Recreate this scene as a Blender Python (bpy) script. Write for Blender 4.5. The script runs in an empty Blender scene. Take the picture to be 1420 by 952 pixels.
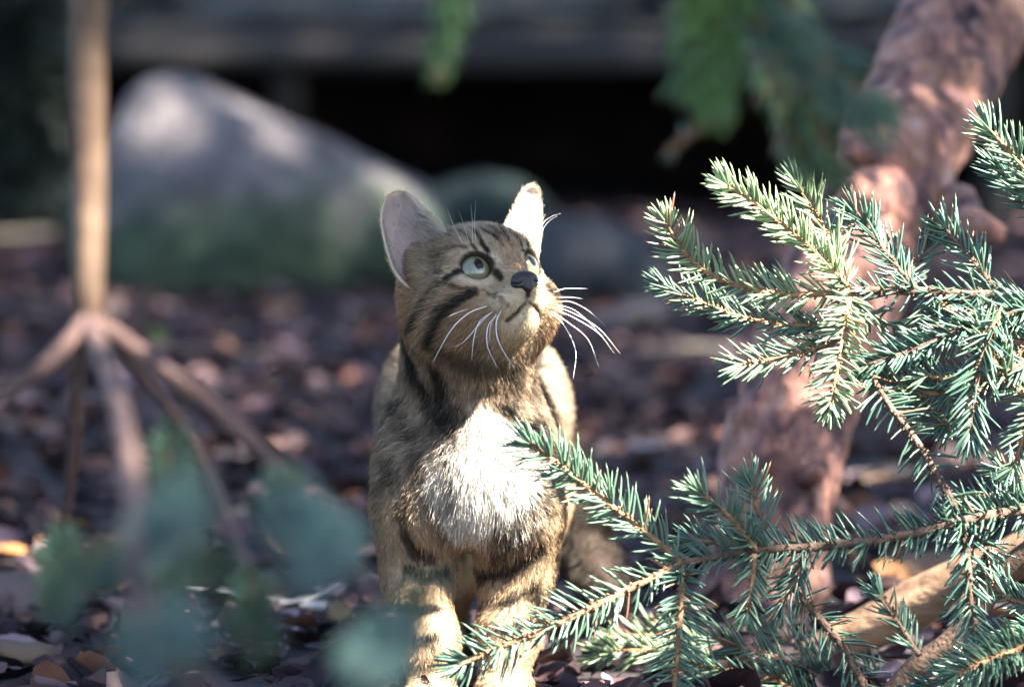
import bpy, bmesh, math, random
import numpy as np
from mathutils import Vector, Matrix
from mathutils.bvhtree import BVHTree
from mathutils.kdtree import KDTree

rad = math.radians
scene = bpy.context.scene
col = scene.collection
rng = np.random.default_rng(7)
random.seed(7)

# ------------------------------------------------------------------ camera
CAM_H = 0.433
TILT = math.atan(635 / 7888.9)          # looking slightly down
FPX = 7888.9                            # 200 mm lens, in photograph pixels
cam_d = bpy.data.cameras.new('camera')
cam = bpy.data.objects.new('camera', cam_d)
col.objects.link(cam)
cam.location = (0, 0, CAM_H)
cam.rotation_euler = (math.pi / 2 - TILT, 0, 0)
cam_d.lens = 200
cam_d.sensor_width = 36
cam_d.clip_start = 0.05
cam_d.clip_end = 500
cam_d.dof.use_dof = True
cam_d.dof.focus_distance = 2.93
cam_d.dof.aperture_fstop = 7.4
cam_d.dof.aperture_blades = 0
scene.camera = cam

# ------------------------------------------------------------------ light
SUN_EL, SUN_AZ = 50, 62                # azimuth from "towards the camera" round to the right
_ce = math.cos(rad(SUN_EL))
SUN = np.array([_ce * math.sin(rad(SUN_AZ)), -_ce * math.cos(rad(SUN_AZ)), math.sin(rad(SUN_EL))])
world = bpy.data.worlds.new('World')
scene.world = world
world.use_nodes = True
wn = world.node_tree.nodes
sky = wn.new('ShaderNodeTexSky')
sky.sky_type = 'NISHITA'
sky.sun_disc = False
sky.sun_elevation = rad(SUN_EL)
sky.sun_rotation = math.atan2(SUN[0], SUN[1])
wn['Background'].inputs['Strength'].default_value = 0.05
world.node_tree.links.new(sky.outputs[0], wn['Background'].inputs['Color'])
sun_d = bpy.data.lights.new('sun', 'SUN')
sun_d.energy = 5.0
sun_d.angle = rad(0.5)
sun_d.color = (1.0, 0.93, 0.82)
sun = bpy.data.objects.new('sun', sun_d)
col.objects.link(sun)
sun.rotation_euler = Vector(-SUN).to_track_quat('-Z', 'Y').to_euler()
sun.location = (3, 3, 5)
scene.view_settings.view_transform = 'Standard'
scene.view_settings.look = 'None'
scene.view_settings.gamma = 1
scene.view_settings.exposure = 3.6
scene.cycles.use_denoising = True
scene.cycles.max_bounces = 8
scene.cycles.transparent_max_bounces = 8
scene.cycles.sample_clamp_indirect = 6

# ------------------------------------------------------------------ helpers
_ca, _sa = math.cos(TILT), math.sin(TILT)
C0 = np.array([0, 0, CAM_H])
CR, CF, CU = np.array([1., 0, 0]), np.array([0, _ca, -_sa]), np.array([0, _sa, _ca])

def P(px, py, d):
    """world point d metres in front of the camera (used to survey where things stand)"""
    return C0 + CF * d + CR * ((px - 710) / FPX * d) + CU * ((476 - py) / FPX * d)

def PP(lst, d=None):
    return np.array([P(*(q if len(q) == 3 else (q[0], q[1], d))) for q in lst])

def smooth(e0, e1, x):
    t = np.clip((x - e0) / (e1 - e0), 0, 1)
    return t * t * (3 - 2 * t)

def vnoise(p, scale, seed=0):
    """value noise in [0,1], vectorised"""
    q = np.asarray(p, float) * scale + seed * 17.31
    i = np.floor(q).astype(np.int64)
    f = q - i
    f = f * f * (3 - 2 * f)
    out = 0
    for dx in (0, 1):
        for dy in (0, 1):
            for dz in (0, 1):
                h = (i[..., 0] + dx) * 374761393 + (i[..., 1] + dy) * 668265263 + (i[..., 2] + dz) * 2147483647 + seed * 974711
                h = (h ^ (h >> 13)) * 1274126177
                h = ((h ^ (h >> 16)) & 0xffff) / 65535.0
                w = (f[..., 0] if dx else 1 - f[..., 0]) * (f[..., 1] if dy else 1 - f[..., 1]) * (f[..., 2] if dz else 1 - f[..., 2])
                out = out + h * w
    return out

def fnoise(p, scale, seed=0, octs=3):
    s, a, tot = 0, 1.0, 0
    for o in range(octs):
        s = s + a * vnoise(p, scale * 2 ** o, seed + o)
        tot += a
        a *= .5
    return s / tot

def unit(v):
    v = np.asarray(v, float)
    return v / np.maximum(np.linalg.norm(v, axis=-1, keepdims=True), 1e-9)

def mesh_np(name, V, F, colr=None, smoothf=True):
    """mesh from numpy arrays; F (M,3) or (M,4)"""
    me = bpy.data.meshes.new(name)
    V = np.ascontiguousarray(V, dtype=np.float32)
    F = np.ascontiguousarray(F, dtype=np.int32)
    n = F.shape[1]
    me.vertices.add(len(V))
    me.vertices.foreach_set('co', V.ravel())
    me.loops.add(F.size)
    me.loops.foreach_set('vertex_index', F.ravel())
    me.polygons.add(len(F))
    me.polygons.foreach_set('loop_start', np.arange(len(F), dtype=np.int32) * n)
    me.polygons.foreach_set('loop_total', np.full(len(F), n, dtype=np.int32))
    if smoothf:
        me.polygons.foreach_set('use_smooth', np.ones(len(F), dtype=bool))
    if colr is not None:
        a = me.color_attributes.new('Col', 'FLOAT_COLOR', 'POINT')
        c = np.ones((len(V), 4), dtype=np.float32)
        c[:, :3] = colr
        a.data.foreach_set('color', c.ravel())
    me.update(calc_edges=True)
    return me

def link(name, me, mat, parent=None):
    o = bpy.data.objects.new(name, me)
    col.objects.link(o)
    if mat is not None and not me.materials:
        me.materials.append(mat)
    if parent is not None:
        o.parent = parent
    return o

def empty(name, loc):
    o = bpy.data.objects.new(name, None)
    o.empty_display_size = .02
    o.location = loc
    col.objects.link(o)
    return o

def keep(o, root):
    """parent o to root while its mesh stays in world coordinates"""
    o.parent = root
    o.matrix_parent_inverse = Matrix.Translation(-Vector(root.location)) if root.parent is None else Matrix.Identity(4)
    return o

def tag(o, label=None, cat=None, group=None, kind=None):
    if label: o['label'] = label
    if cat: o['category'] = cat
    if group: o['group'] = group
    if kind: o['kind'] = kind
    return o

# tubes, strands, leaves ------------------------------------------------
def resample(pts, n):
    """Catmull-Rom through pts, n samples evenly spread"""
    p = np.asarray(pts, float)
    p = np.vstack([2 * p[0] - p[1], p, 2 * p[-1] - p[-2]])
    out = []
    for i in range(1, len(p) - 2):
        t = np.linspace(0, 1, 24, endpoint=False)[:, None]
        a, b, c, d = p[i - 1], p[i], p[i + 1], p[i + 2]
        out.append(.5 * (2 * b + (c - a) * t + (2 * a - 5 * b + 4 * c - d) * t ** 2 + (3 * b - a - 3 * c + d) * t ** 3))
    out = np.vstack(out + [p[-2:-1]])
    L = np.concatenate([[0], np.cumsum(np.linalg.norm(np.diff(out, axis=0), axis=1))])
    s = np.linspace(0, L[-1], n)
    return np.stack([np.interp(s, L, out[:, k]) for k in range(3)], 1), L[-1]

def tube(pts, r, sides=10, seg=None, rough=0.0, seed=0, nscale=60):
    """tapered woody tube with closed ends; r is a list of radii along it"""
    n = seg or max(6, len(pts) * 5)
    c, L = resample(pts, n)
    rr = np.interp(np.linspace(0, 1, n), np.linspace(0, 1, len(r)), r)
    T = unit(np.gradient(c, axis=0))
    a = np.zeros((n, 3))
    v = np.array([0.31, 0.2, 1.0])
    if abs(T[0] @ unit(v)) > .9: v = np.array([1.0, .1, .2])
    for i in range(n):
        v = v - T[i] * (v @ T[i])
        v = v / np.linalg.norm(v)
        a[i] = v
    b = np.cross(T, a)
    ang = np.linspace(0, 2 * math.pi, sides, endpoint=False)
    ring = c[:, None, :] + rr[:, None, None] * (np.cos(ang)[None, :, None] * a[:, None, :] + np.sin(ang)[None, :, None] * b[:, None, :])
    if rough:
        nz = fnoise(ring.reshape(-1, 3), nscale, seed, 3).reshape(n, sides, 1) - .5
        ring = ring + (ring - c[:, None, :]) * nz * rough
    V = np.vstack([ring.reshape(-1, 3), c[:1], c[-1:]])
    F = []
    idx = np.arange(n * sides).reshape(n, sides)
    A, B = idx[:-1], idx[1:]
    q = np.stack([A, np.roll(A, -1, 1), np.roll(B, -1, 1), B], -1).reshape(-1, 4)
    tri = np.vstack([q[:, [0, 1, 2]], q[:, [0, 2, 3]]])
    e0, e1 = n * sides, n * sides + 1
    cap0 = np.stack([np.roll(idx[0], -1), idx[0], np.full(sides, e0)], 1)
    cap1 = np.stack([idx[-1], np.roll(idx[-1], -1), np.full(sides, e1)], 1)
    return V, np.vstack([tri, cap0, cap1])

def strands(pts, radii, sides=3, colors=None):
    """pts (N,K,3), radii (N,K-1): little tapered spikes ending in a point; returns V, F, C"""
    N, K, _ = pts.shape
    T = unit(pts[:, -1] - pts[:, 0])
    ref = unit(rng.normal(size=(N, 3)))
    a = unit(np.cross(T, ref))
    b = np.cross(T, a)
    ang = np.arange(sides) * 2 * math.pi / sides
    off = np.cos(ang)[None, :, None] * a[:, None, :] + np.sin(ang)[None, :, None] * b[:, None, :]
    rings = pts[:, :-1, None, :] + radii[:, :, None, None] * off[:, None, :, :]
    per = (K - 1) * sides + 1
    V = np.concatenate([rings.reshape(N, -1, 3), pts[:, -1:, :]], 1).reshape(-1, 3)
    f = []
    for k in range(K - 2):
        for s in range(sides):
            s2 = (s + 1) % sides
            p0, p1, p2, p3 = k * sides + s, k * sides + s2, (k + 1) * sides + s2, (k + 1) * sides + s
            f += [(p0, p1, p2), (p0, p2, p3)]
    for s in range(sides):
        f.append(((K - 2) * sides + s, (K - 2) * sides + (s + 1) % sides, (K - 1) * sides))
    F = (np.array(f)[None] + (np.arange(N) * per)[:, None, None]).reshape(-1, 3)
    Cc = None
    if colors is not None:
        Cc = np.concatenate([np.repeat(colors[:, :-1], sides, axis=1), colors[:, -1:]], 1).reshape(-1, 3)
    return V, F, Cc

def leaf_cloud(cent, size, seed=0, aspect=.5, droop=.3, simple=False):
    """rhombic folded leaves, 4 triangles each"""
    r = np.random.default_rng(seed)
    N = len(cent)
    d = unit(r.normal(size=(N, 3)) - np.array([0, 0, droop]))
    s = unit(np.cross(d, r.normal(size=(N, 3))))
    n = np.cross(d, s)
    L = (size * r.uniform(.6, 1.3, N))[:, None]
    cent = cent - d * L * .5
    m = cent + d * L * .45
    V = np.stack([cent, m + s * L * aspect * .5 + n * L * .08, cent + d * L, m - s * L * aspect * .5 + n * L * .08, m - n * L * .03], 1).reshape(-1, 3)
    f = np.array([(0, 1, 4), (1, 2, 4), (2, 3, 4), (3, 0, 4)])
    if simple:
        V = V.reshape(N, 5, 3)[:, :4].reshape(-1, 3)
        f = np.array([(0, 1, 2), (0, 2, 3)])
        return V, (f[None] + (np.arange(N) * 4)[:, None, None]).reshape(-1, 3)
    return V, (f[None] + (np.arange(N) * 5)[:, None, None]).reshape(-1, 3)

# implicit surfaces -------------------------------------------------------
def smin(a, b, k):
    h = np.clip(.5 + .5 * (b - a) / k, 0, 1)
    return b + (a - b) * h - k * h * (1 - h)

def sd_ell(p, c, r, axes=None):
    q = p - c
    if axes is not None: q = q @ axes.T
    k0 = np.linalg.norm(q / r, axis=-1)
    k1 = np.linalg.norm(q / (np.asarray(r) ** 2), axis=-1)
    return k0 * (k0 - 1) / np.maximum(k1, 1e-9)

def sd_cap(p, a, b, ra, rb):
    ab = b - a
    t = np.clip(((p - a) @ ab) / (ab @ ab), 0, 1)
    return np.linalg.norm(p - a - t[..., None] * ab, axis=-1) - (ra + (rb - ra) * t)

def surface_nets(F, xs, ys, zs):
    ins = F < 0
    nx, ny, nz = F.shape
    cnt = np.zeros((nx - 1, ny - 1, nz - 1), np.int8)
    offs = [(i, j, k) for i in (0, 1) for j in (0, 1) for k in (0, 1)]
    for i, j, k in offs:
        cnt += ins[i:nx - 1 + i, j:ny - 1 + j, k:nz - 1 + k]
    I, J, K = np.nonzero((cnt > 0) & (cnt < 8))
    acc = np.zeros((len(I), 3))
    num = np.zeros(len(I))
    val = {o: F[I + o[0], J + o[1], K + o[2]] for o in offs}
    for o in offs:
        for ax in range(3):
            if o[ax] == 0:
                o2 = list(o); o2[ax] = 1; o2 = tuple(o2)
                f0, f1 = val[o], val[o2]
                cr = (f0 < 0) != (f1 < 0)
                t = np.where(cr, f0 / np.where(cr, f0 - f1, 1), 0)
                pt = np.tile(np.array(o, float), (len(I), 1))
                pt[:, ax] = t
                acc += pt * cr[:, None]
                num += cr
    acc /= num[:, None]
    V = np.stack([xs[I] + acc[:, 0] * (xs[I + 1] - xs[I]), ys[J] + acc[:, 1] * (ys[J + 1] - ys[J]), zs[K] + acc[:, 2] * (zs[K + 1] - zs[K])], 1)
    ids = np.full(cnt.shape, -1, np.int64)
    ids[I, J, K] = np.arange(len(I))
    quads = []
    for ax in range(3):
        sl0 = [slice(1, -1)] * 3; sl1 = [slice(1, -1)] * 3
        sl0[ax] = slice(0, -1); sl1[ax] = slice(1, None)
        a, b = ins[tuple(sl0)], ins[tuple(sl1)]
        E = np.array(np.nonzero(a != b)).T
        flip = a[tuple(E.T)]
        base = E + 1
        base[:, ax] -= 1
        u, v = [k for k in range(3) if k != ax]
        if ax == 1: u, v = v, u
        du = np.zeros(3, int); du[u] = 1
        dv = np.zeros(3, int); dv[v] = 1
        g = lambda q: ids[q[:, 0], q[:, 1], q[:, 2]]
        q = np.stack([g(base - du - dv), g(base - dv), g(base), g(base - du)], 1)
        q[~flip] = q[~flip][:, ::-1]
        quads.append(q)
    Q = np.vstack(quads)
    return V, Q[(Q >= 0).all(1)]

# ------------------------------------------------------------------ materials
def new_mat(name):
    m = bpy.data.materials.new(name)
    m.use_nodes = True
    nt = m.node_tree
    return m, nt, nt.nodes['Principled BSDF'], nt.nodes, nt.links

def mat_noise(name, stops, scale=8, rough=.8, bump=.3, bscale=None, detail=6, spec=.3, coords='Object', stretch=(1, 1, 1), dist=.02):
    """a colour ramp over noise, with a finer bump"""
    m, nt, b, N, L = new_mat(name)
    tc = N.new('ShaderNodeTexCoord')
    mp = N.new('ShaderNodeMapping')
    mp.inputs['Scale'].default_value = stretch
    L.new(tc.outputs[coords], mp.inputs[0])
    nz = N.new('ShaderNodeTexNoise')
    nz.inputs['Scale'].default_value = scale
    nz.inputs['Detail'].default_value = detail
    nz.inputs['Roughness'].default_value = .65
    L.new(mp.outputs[0], nz.inputs['Vector'])
    rp = N.new('ShaderNodeValToRGB')
    e = rp.color_ramp.elements
    while len(e) < len(stops): e.new(.5)
    for k, (pos, c) in enumerate(stops):
        e[k].position = pos
        e[k].color = (*c, 1)
    L.new(nz.outputs['Fac'], rp.inputs[0])
    L.new(rp.outputs[0], b.inputs['Base Color'])
    b.inputs['Roughness'].default_value = rough
    b.inputs['Specular IOR Level'].default_value = spec
    if bump:
        n2 = N.new('ShaderNodeTexNoise')
        n2.inputs['Scale'].default_value = bscale or scale * 4
        n2.inputs['Detail'].default_value = 8
        L.new(mp.outputs[0], n2.inputs['Vector'])
        bp = N.new('ShaderNodeBump')
        bp.inputs['Strength'].default_value = bump
        bp.inputs['Distance'].default_value = dist
        L.new(n2.outputs['Fac'], bp.inputs['Height'])
        L.new(bp.outputs[0], b.inputs['Normal'])
    return m

def mat_attr(name, rough=.6, spec=.3, transl=0.0, sheen=0.0, gain=1.0):
    """colour from the mesh's own colour attribute, optionally letting light through"""
    m, nt, b, N, L = new_mat(name)
    at = N.new('ShaderNodeAttribute')
    at.attribute_name = 'Col'
    L.new(at.outputs['Color'], b.inputs['Base Color'])
    b.inputs['Roughness'].default_value = rough
    b.inputs['Specular IOR Level'].default_value = spec
    if sheen:
        b.inputs['Sheen Weight'].default_value = sheen
    if transl:
        tr = N.new('ShaderNodeBsdfTranslucent')
        mx = N.new('ShaderNodeMixShader')
        mx.inputs[0].default_value = transl
        L.new(at.outputs['Color'], tr.inputs['Color'])
        L.new(b.outputs[0], mx.inputs[1])
        L.new(tr.outputs[0], mx.inputs[2])
        L.new(mx.outputs[0], N['Material Output'].inputs['Surface'])
    return m

M = {}
M['soil'] = mat_noise('soil', [(.3, (.006, .0045, .0055)), (.5, (.018, .012, .014)), (.72, (.042, .028, .030))], scale=9, rough=.95, bump=.6, bscale=45)
M['litter'] = mat_attr('leaf_litter', rough=.75, spec=.25, transl=.12)
M['needle'] = mat_attr('spruce_needles', rough=.36, spec=.75, transl=.22)
M['twig'] = mat_noise('spruce_twig_bark', [(.3, (.10, .055, .032)), (.5, (.24, .13, .07)), (.7, (.36, .21, .12))], scale=140, rough=.8, bump=.8, bscale=500, dist=.002)
M['oldtwig'] = mat_noise('old_twig_bark', [(.3, (.045, .028, .020)), (.5, (.10, .062, .045)), (.7, (.18, .12, .085))], scale=110, rough=.85, bump=.9, bscale=420, dist=.002)
M['stem'] = mat_noise('hanging_stem_bark', [(.3, (.075, .045, .029)), (.5, (.13, .082, .053)), (.7, (.18, .118, .078))], scale=40, rough=.8, bump=.4, dist=.003)
M['sidestem'] = mat_noise('side_stem_bark', [(.3, (.06, .034, .030)), (.5, (.115, .068, .058)), (.7, (.17, .105, .09))], scale=40, rough=.8, bump=.4, dist=.003)
M['pine'] = mat_noise('red_pine_bark', [(.34, (.035, .020, .024)), (.43, (.145, .078, .080)), (.50, (.28, .135, .110)), (.56, (.33, .165, .115)), (.66, (.40, .25, .225))], scale=42, rough=.8, bump=1.0, bscale=120, dist=.008, stretch=(1, 1, .6))
def crack(m, scale=42, dark=.22):
    N, L = m.node_tree.nodes, m.node_tree.links
    b = N['Principled BSDF']
    src = b.inputs['Base Color'].links[0].from_socket
    mp = [n for n in N if n.type == 'MAPPING'][0]
    dn = N.new('ShaderNodeTexNoise'); dn.inputs['Scale'].default_value = 30
    L.new(mp.outputs[0], dn.inputs['Vector'])
    va = N.new('ShaderNodeVectorMath'); va.operation = 'MULTIPLY_ADD'
    va.inputs[1].default_value = (.03, .03, .03)
    L.new(dn.outputs['Color'], va.inputs[0]); L.new(mp.outputs[0], va.inputs[2])
    vo = N.new('ShaderNodeTexVoronoi'); vo.feature = 'DISTANCE_TO_EDGE'; vo.inputs['Scale'].default_value = scale
    L.new(va.outputs[0], vo.inputs['Vector'])
    mr = N.new('ShaderNodeMapRange'); mr.inputs['From Max'].default_value = .16; mr.inputs['To Min'].default_value = dark
    L.new(vo.outputs['Distance'], mr.inputs['Value'])
    mx = N.new('ShaderNodeMix'); mx.data_type = 'RGBA'; mx.blend_type = 'MULTIPLY'; mx.inputs['Factor'].default_value = 1
    L.new(src, mx.inputs['A']); L.new(mr.outputs[0], mx.inputs['B'])
    L.new(mx.outputs['Result'], b.inputs['Base Color'])
crack(M['pine'], 30, .55)
M['rock'] = mat_noise('granite', [(.36, (.040, .034, .038)), (.5, (.095, .082, .086)), (.64, (.17, .145, .14))], scale=15, rough=.9, bump=.5, bscale=60)
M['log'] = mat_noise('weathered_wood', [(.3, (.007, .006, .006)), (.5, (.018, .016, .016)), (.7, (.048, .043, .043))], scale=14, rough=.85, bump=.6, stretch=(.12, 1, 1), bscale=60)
M['cutlog'] = mat_noise('stripped_log_wood', [(.34, (.07, .040, .024)), (.5, (.19, .115, .070)), (.66, (.32, .21, .135))], scale=30, rough=.75, bump=.7, stretch=(.10, 1, 1), bscale=110, dist=.004)
M['straw'] = mat_noise('dry_straw', [(.3, (.12, .10, .075)), (.7, (.24, .20, .155))], scale=30, rough=.6, bump=0)
M['hedge'] = mat_noise('dark_evergreen_leaf', [(.3, (.003, .007, .005)), (.7, (.010, .020, .013))], scale=12, rough=.6, bump=0)
M['canopy'] = mat_noise('canopy_leaf', [(.3, (.03, .06, .025)), (.7, (.06, .11, .04))], scale=6, rough=.6, bump=0)
M['trunk'] = mat_noise('tree_bark', [(.3, (.05, .038, .03)), (.7, (.14, .105, .08))], scale=14, rough=.9, bump=.8)

# rock darkened towards the bottom by moss and painted-in shade
def mat_moss_shade(name, z0, z1, moss_shade=((.020, .034, .024), (.055, .078, .050)), tint=1.0):
    m = M['rock'].copy()
    m.name = name
    N, L = m.node_tree.nodes, m.node_tree.links
    b = N['Principled BSDF']
    src = b.inputs['Base Color'].links[0].from_socket
    ge = N.new('ShaderNodeNewGeometry')
    sx = N.new('ShaderNodeSeparateXYZ')
    L.new(ge.outputs['Position'], sx.inputs[0])
    nz = N.new('ShaderNodeTexNoise'); nz.inputs['Scale'].default_value = 14; nz.inputs['Detail'].default_value = 5
    L.new(ge.outputs['Position'], nz.inputs['Vector'])
    ad = N.new('ShaderNodeMath'); ad.operation = 'MULTIPLY_ADD'
    L.new(nz.outputs['Fac'], ad.inputs[0]); ad.inputs[1].default_value = -.16
    L.new(sx.outputs['Z'], ad.inputs[2])
    mr = N.new('ShaderNodeMapRange')
    mr.inputs['From Min'].default_value = z0 - .08; mr.inputs['From Max'].default_value = z1 - .08
    L.new(ad.outputs[0], mr.inputs['Value'])
    n2 = N.new('ShaderNodeTexNoise'); n2.inputs['Scale'].default_value = 30
    L.new(ge.outputs['Position'], n2.inputs['Vector'])
    rp = N.new('ShaderNodeValToRGB')
    rp.color_ramp.elements[0].color = (*moss_shade[0], 1); rp.color_ramp.elements[0].position = .35
    rp.color_ramp.elements[1].color = (*moss_shade[1], 1); rp.color_ramp.elements[1].position = .7
    L.new(n2.outputs['Fac'], rp.inputs[0])
    mx = N.new('ShaderNodeMix'); mx.data_type = 'RGBA'
    L.new(mr.outputs[0], mx.inputs['Factor'])
    L.new(rp.outputs[0], mx.inputs['A'])
    L.new(src, mx.inputs['B'])
    L.new(mx.outputs['Result'], b.inputs['Base Color'])
    return m

# ------------------------------------------------------------------ ground
def gheight(x, y):
    p = np.stack([x, y, np.zeros_like(x)], -1)
    return (fnoise(p, 3.0, 3, 3) - .5) * .030 + (fnoise(p, .6, 9, 2) - .5) * .05 * smooth(3.6, 6, y)

def build_ground():
    n = 190
    u = np.linspace(-1, 1, n)
    w = np.sign(u) * (np.abs(u) * 2.2 + np.abs(u) ** 7 * 80)
    X, Y = np.meshgrid(w, w + 3.6, indexing='ij')
    Z = gheight(X, Y)
    V = np.stack([X, Y, Z], -1).reshape(-1, 3)
    i = np.arange(n * n).reshape(n, n)
    F = np.stack([i[:-1, :-1], i[1:, :-1], i[1:, 1:], i[:-1, 1:]], -1).reshape(-1, 4)
    tag(link('ground', mesh_np('ground', V, F), M['soil']), 'dark purplish brown soil floor under the leaf litter', kind='structure')
build_ground()

def gz(x, y):
    return float(gheight(np.array([x]), np.array([y]))[0])

# ------------------------------------------------------------------ spruce twigs
ROOTUP = np.array([0, 0, 1.0])

SPRAY = unit(np.array([.05, -.90, .42]))     # boughs hold their flattened sprays tilted up like this

def needles_on(pts, nlen, per_cm, seed, young=0.0, start=0.0, nrad=.00070, angle=58, tip=True, tint=(1, 1, 1), spread=32, flat=.8):
    """needles set round a twig: returns V, F, C"""
    r = np.random.default_rng(seed)
    c, L = resample(pts, 60)
    N = max(8, int(L * 100 * per_cm))
    t = np.sort(r.uniform(start, 1, N))
    if tip:
        t = np.concatenate([t, r.uniform(.965, 1, int(per_cm * 1.6))]); N = len(t)
    s = t * 59
    i = np.minimum(s.astype(int), 58)
    f = (s - i)[:, None]
    pos = c[i] * (1 - f) + c[i + 1] * f
    T = unit(c[i + 1] - c[i])
    up = unit(SPRAY - T * (T @ SPRAY)[:, None] + 1e-4)
    side = np.cross(T, up)
    sgn = np.where(r.random(N) < .5, -1, 1)
    phi = np.radians(np.where(r.random(N) < flat, sgn * r.normal(82, spread * .75, N), r.uniform(-180, 180, N)))
    out = up * np.cos(phi)[:, None] + side * np.sin(phi)[:, None]
    al = np.radians(r.normal(angle, 9, N))
    al = np.where(t > .95, al * (1 - (t - .95) / .05 * r.uniform(.3, 1, N)), al)
    d = T * np.cos(al)[:, None] + out * np.sin(al)[:, None]
    ln = nlen * r.uniform(.62, 1.18, N) * (1 - .25 * smooth(.85, 1, t)) * np.where(t < start + .08, .8, 1)
    bend = T * r.uniform(.05, .28, N)[:, None] + ROOTUP * r.uniform(-.02, .12, N)[:, None]
    k = np.array([0, .12, .55, .86, 1.0])
    pts5 = pos[:, None, :] + (d[:, None, :] * k[None, :, None] + bend[:, None, :] * (k ** 2)[None, :, None]) * ln[:, None, None]
    rr = nrad * r.uniform(.85, 1.2, N)[:, None] * np.array([.75, .95, 1.0, .7])[None]
    g = r.random(N)[:, None]
    base = np.array([.040, .098, .080]) * (1 - g) + np.array([.075, .150, .095]) * g
    young_sun = np.array([.36, .46, .22])  # pale new growth, also standing in for needles bleached by sun
    m = (young * r.uniform(.3, 1, N))[:, None]
    base = (base * (1 - m) + young_sun * m) * np.array(tint)
    dead = (r.random(N) < .035)[:, None]
    base = np.where(dead, np.array([.20, .10, .06]), base)
    cols = np.repeat(base[:, None, :], 5, 1)
    cols[:, 0] = np.array([.22, .13, .06])
    cols[:, 1] = cols[:, 1] * .8 + np.array([.10, .09, .03]) * .2
    cols[:, 4] = cols[:, 4] * .5 + np.array([.22, .22, .08]) * .5
    return strands(pts5, rr, 4, cols)

def peg_tube(pts, r, seed, sides=9, pegs_per_cm=14):
    """twig with the rough pegs that spruce needles leave"""
    c, L = resample(pts, 40)
    V, F = tube(pts, r, sides, max(14, int(L * 260)), rough=.5, seed=seed, nscale=380)
    rr = np.random.default_rng(seed + 5)
    N = int(L * 100 * pegs_per_cm)
    s = rr.uniform(0, 38.9, N); i = s.astype(int)
    pos = c[i]; T = unit(c[i + 1] - c[i])
    out = unit(np.cross(T, rr.normal(size=(N, 3))))
    rad_ = np.interp(s / 39, np.linspace(0, 1, len(r)), r)
    p0 = pos + out * rad_[:, None] * .7
    p1 = pos + out * (rad_ + .0009)[:, None] + T * .0009
    p2 = p1 + unit(out + T * 1.5) * .0008
    v, f, _ = strands(np.stack([p0, p1, p2], 1), np.full((N, 2), .00055), 3)
    return np.vstack([V, v]), np.vstack([F, f + len(V)])

def add_twig(root, branch, pts, r=(.0016, .0008), nlen=.0155, per_cm=17, seed=0, young=0.0, start=0.0, old=False, angle=58, tint=(1, 1, 1), spread=32, bud=False, bare=False, nrad=.00070, flat=.8):
    V, F = peg_tube(pts, r, seed)
    t = keep2(link('twig', mesh_np('twig', V, F), M['oldtwig' if old else 'twig']), branch, root)
    if not bare:
        V, F, Cc = needles_on(pts, nlen * 1.06, per_cm * .66, seed + 100, young, start, angle=angle, tint=tint, spread=spread, nrad=nrad, flat=flat)
        n = keep2(link('needles', mesh_np('needles', V, F, Cc), M['needle']), branch, root)
        n['kind'] = 'stuff'
    if bud:
        c = np.asarray(pts[-1]); d = unit(np.asarray(pts[-1]) - np.asarray(pts[-2]))
        V, F = tube([c, c + d * .004, c + d * .009], [.0016, .0030, .0006], 8, 8)
        keep2(link('bud', mesh_np('bud', V, F), M['twig']), branch, root)
    return t

def keep2(o, branch, root):
    o.parent = branch
    o.matrix_parent_inverse = (Matrix.Translation(Vector(root.location))).inverted() if branch is root else Matrix.Identity(4)
    return o

def add_branch(root, pts, r, seed=0, old=True, name='branch', needles=None, sides=10):
    V, F = peg_tube(pts, r, seed, sides)
    b = link(name, mesh_np(name, V, F), M['oldtwig' if old else 'twig'])
    keep(b, root)
    if needles:
        V, F, Cc = needles_on(pts, seed=seed + 50, **needles)
        n = link('needles', mesh_np('needles', V, F, Cc), M['needle'], b)
        n['kind'] = 'stuff'
    return b

# ------------------------------------------------------------------ rear of the enclosure
def rock_mesh(name, prims, noise=.014, step=.012, seed=0, k=.05):
    """boulder from a few blended ellipsoids (centre, radii), roughened"""
    lo = np.min([c - r for c, r in prims], 0) - .05
    hi = np.max([c + r for c, r in prims], 0) + .05
    ax = [np.arange(lo[i], hi[i], step) for i in range(3)]
    G = np.stack(np.meshgrid(*ax, indexing='ij'), -1)
    D = None
    for c, r in prims:
        d = sd_ell(G, c, r)
        D = d if D is None else smin(D, d, k)
    D = D + (fnoise(G, 16, seed, 3) - .5) * noise * 2
    V, F = surface_nets(D, *ax)
    return mesh_np(name, V, F)

def on(px, py, d, lift=0):
    return P(px, py, d) + np.array([0, 0, lift])

A = np.array
big = rock_mesh('boulder', [(P(245, 250, 6.05), A([.085, .11, .120])), (P(325, 305, 6.0), A([.13, .13, .105])),
                            (P(430, 320, 6.02), A([.12, .11, .075])), (P(508, 338, 6.05), A([.080, .10, .058])), (P(270, 340, 5.95), A([.12, .11, .10]))], seed=4, k=.07)
tag(link('boulder', big, mat_moss_shade('mossy_shaded_granite', .075, .15)), 'large pale grey boulder with a mossy green lower half darkened for shade', 'boulder')
o = link('boulder', rock_mesh('boulder', [(P(655, 310, 6.6), A([.080, .09, .055])), (P(700, 318, 6.55), A([.06, .07, .045]))], seed=8), mat_moss_shade('green_moss_rock', .3, .5, ((.005, .011, .010), (.012, .022, .018))))
tag(o, 'low dark green mossy boulder in the black hollow behind the kitten', 'boulder')
o = link('boulder', rock_mesh('boulder', [(P(800, 385, 5.9), A([.075, .08, .060])), (P(850, 400, 5.95), A([.06, .07, .045]))], seed=12), mat_moss_shade('dark_rock', .05, .35, ((.012, .015, .018), (.030, .034, .038))))
tag(o, 'low dark slate grey boulder on the ground behind the whiskers', 'boulder')
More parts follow.
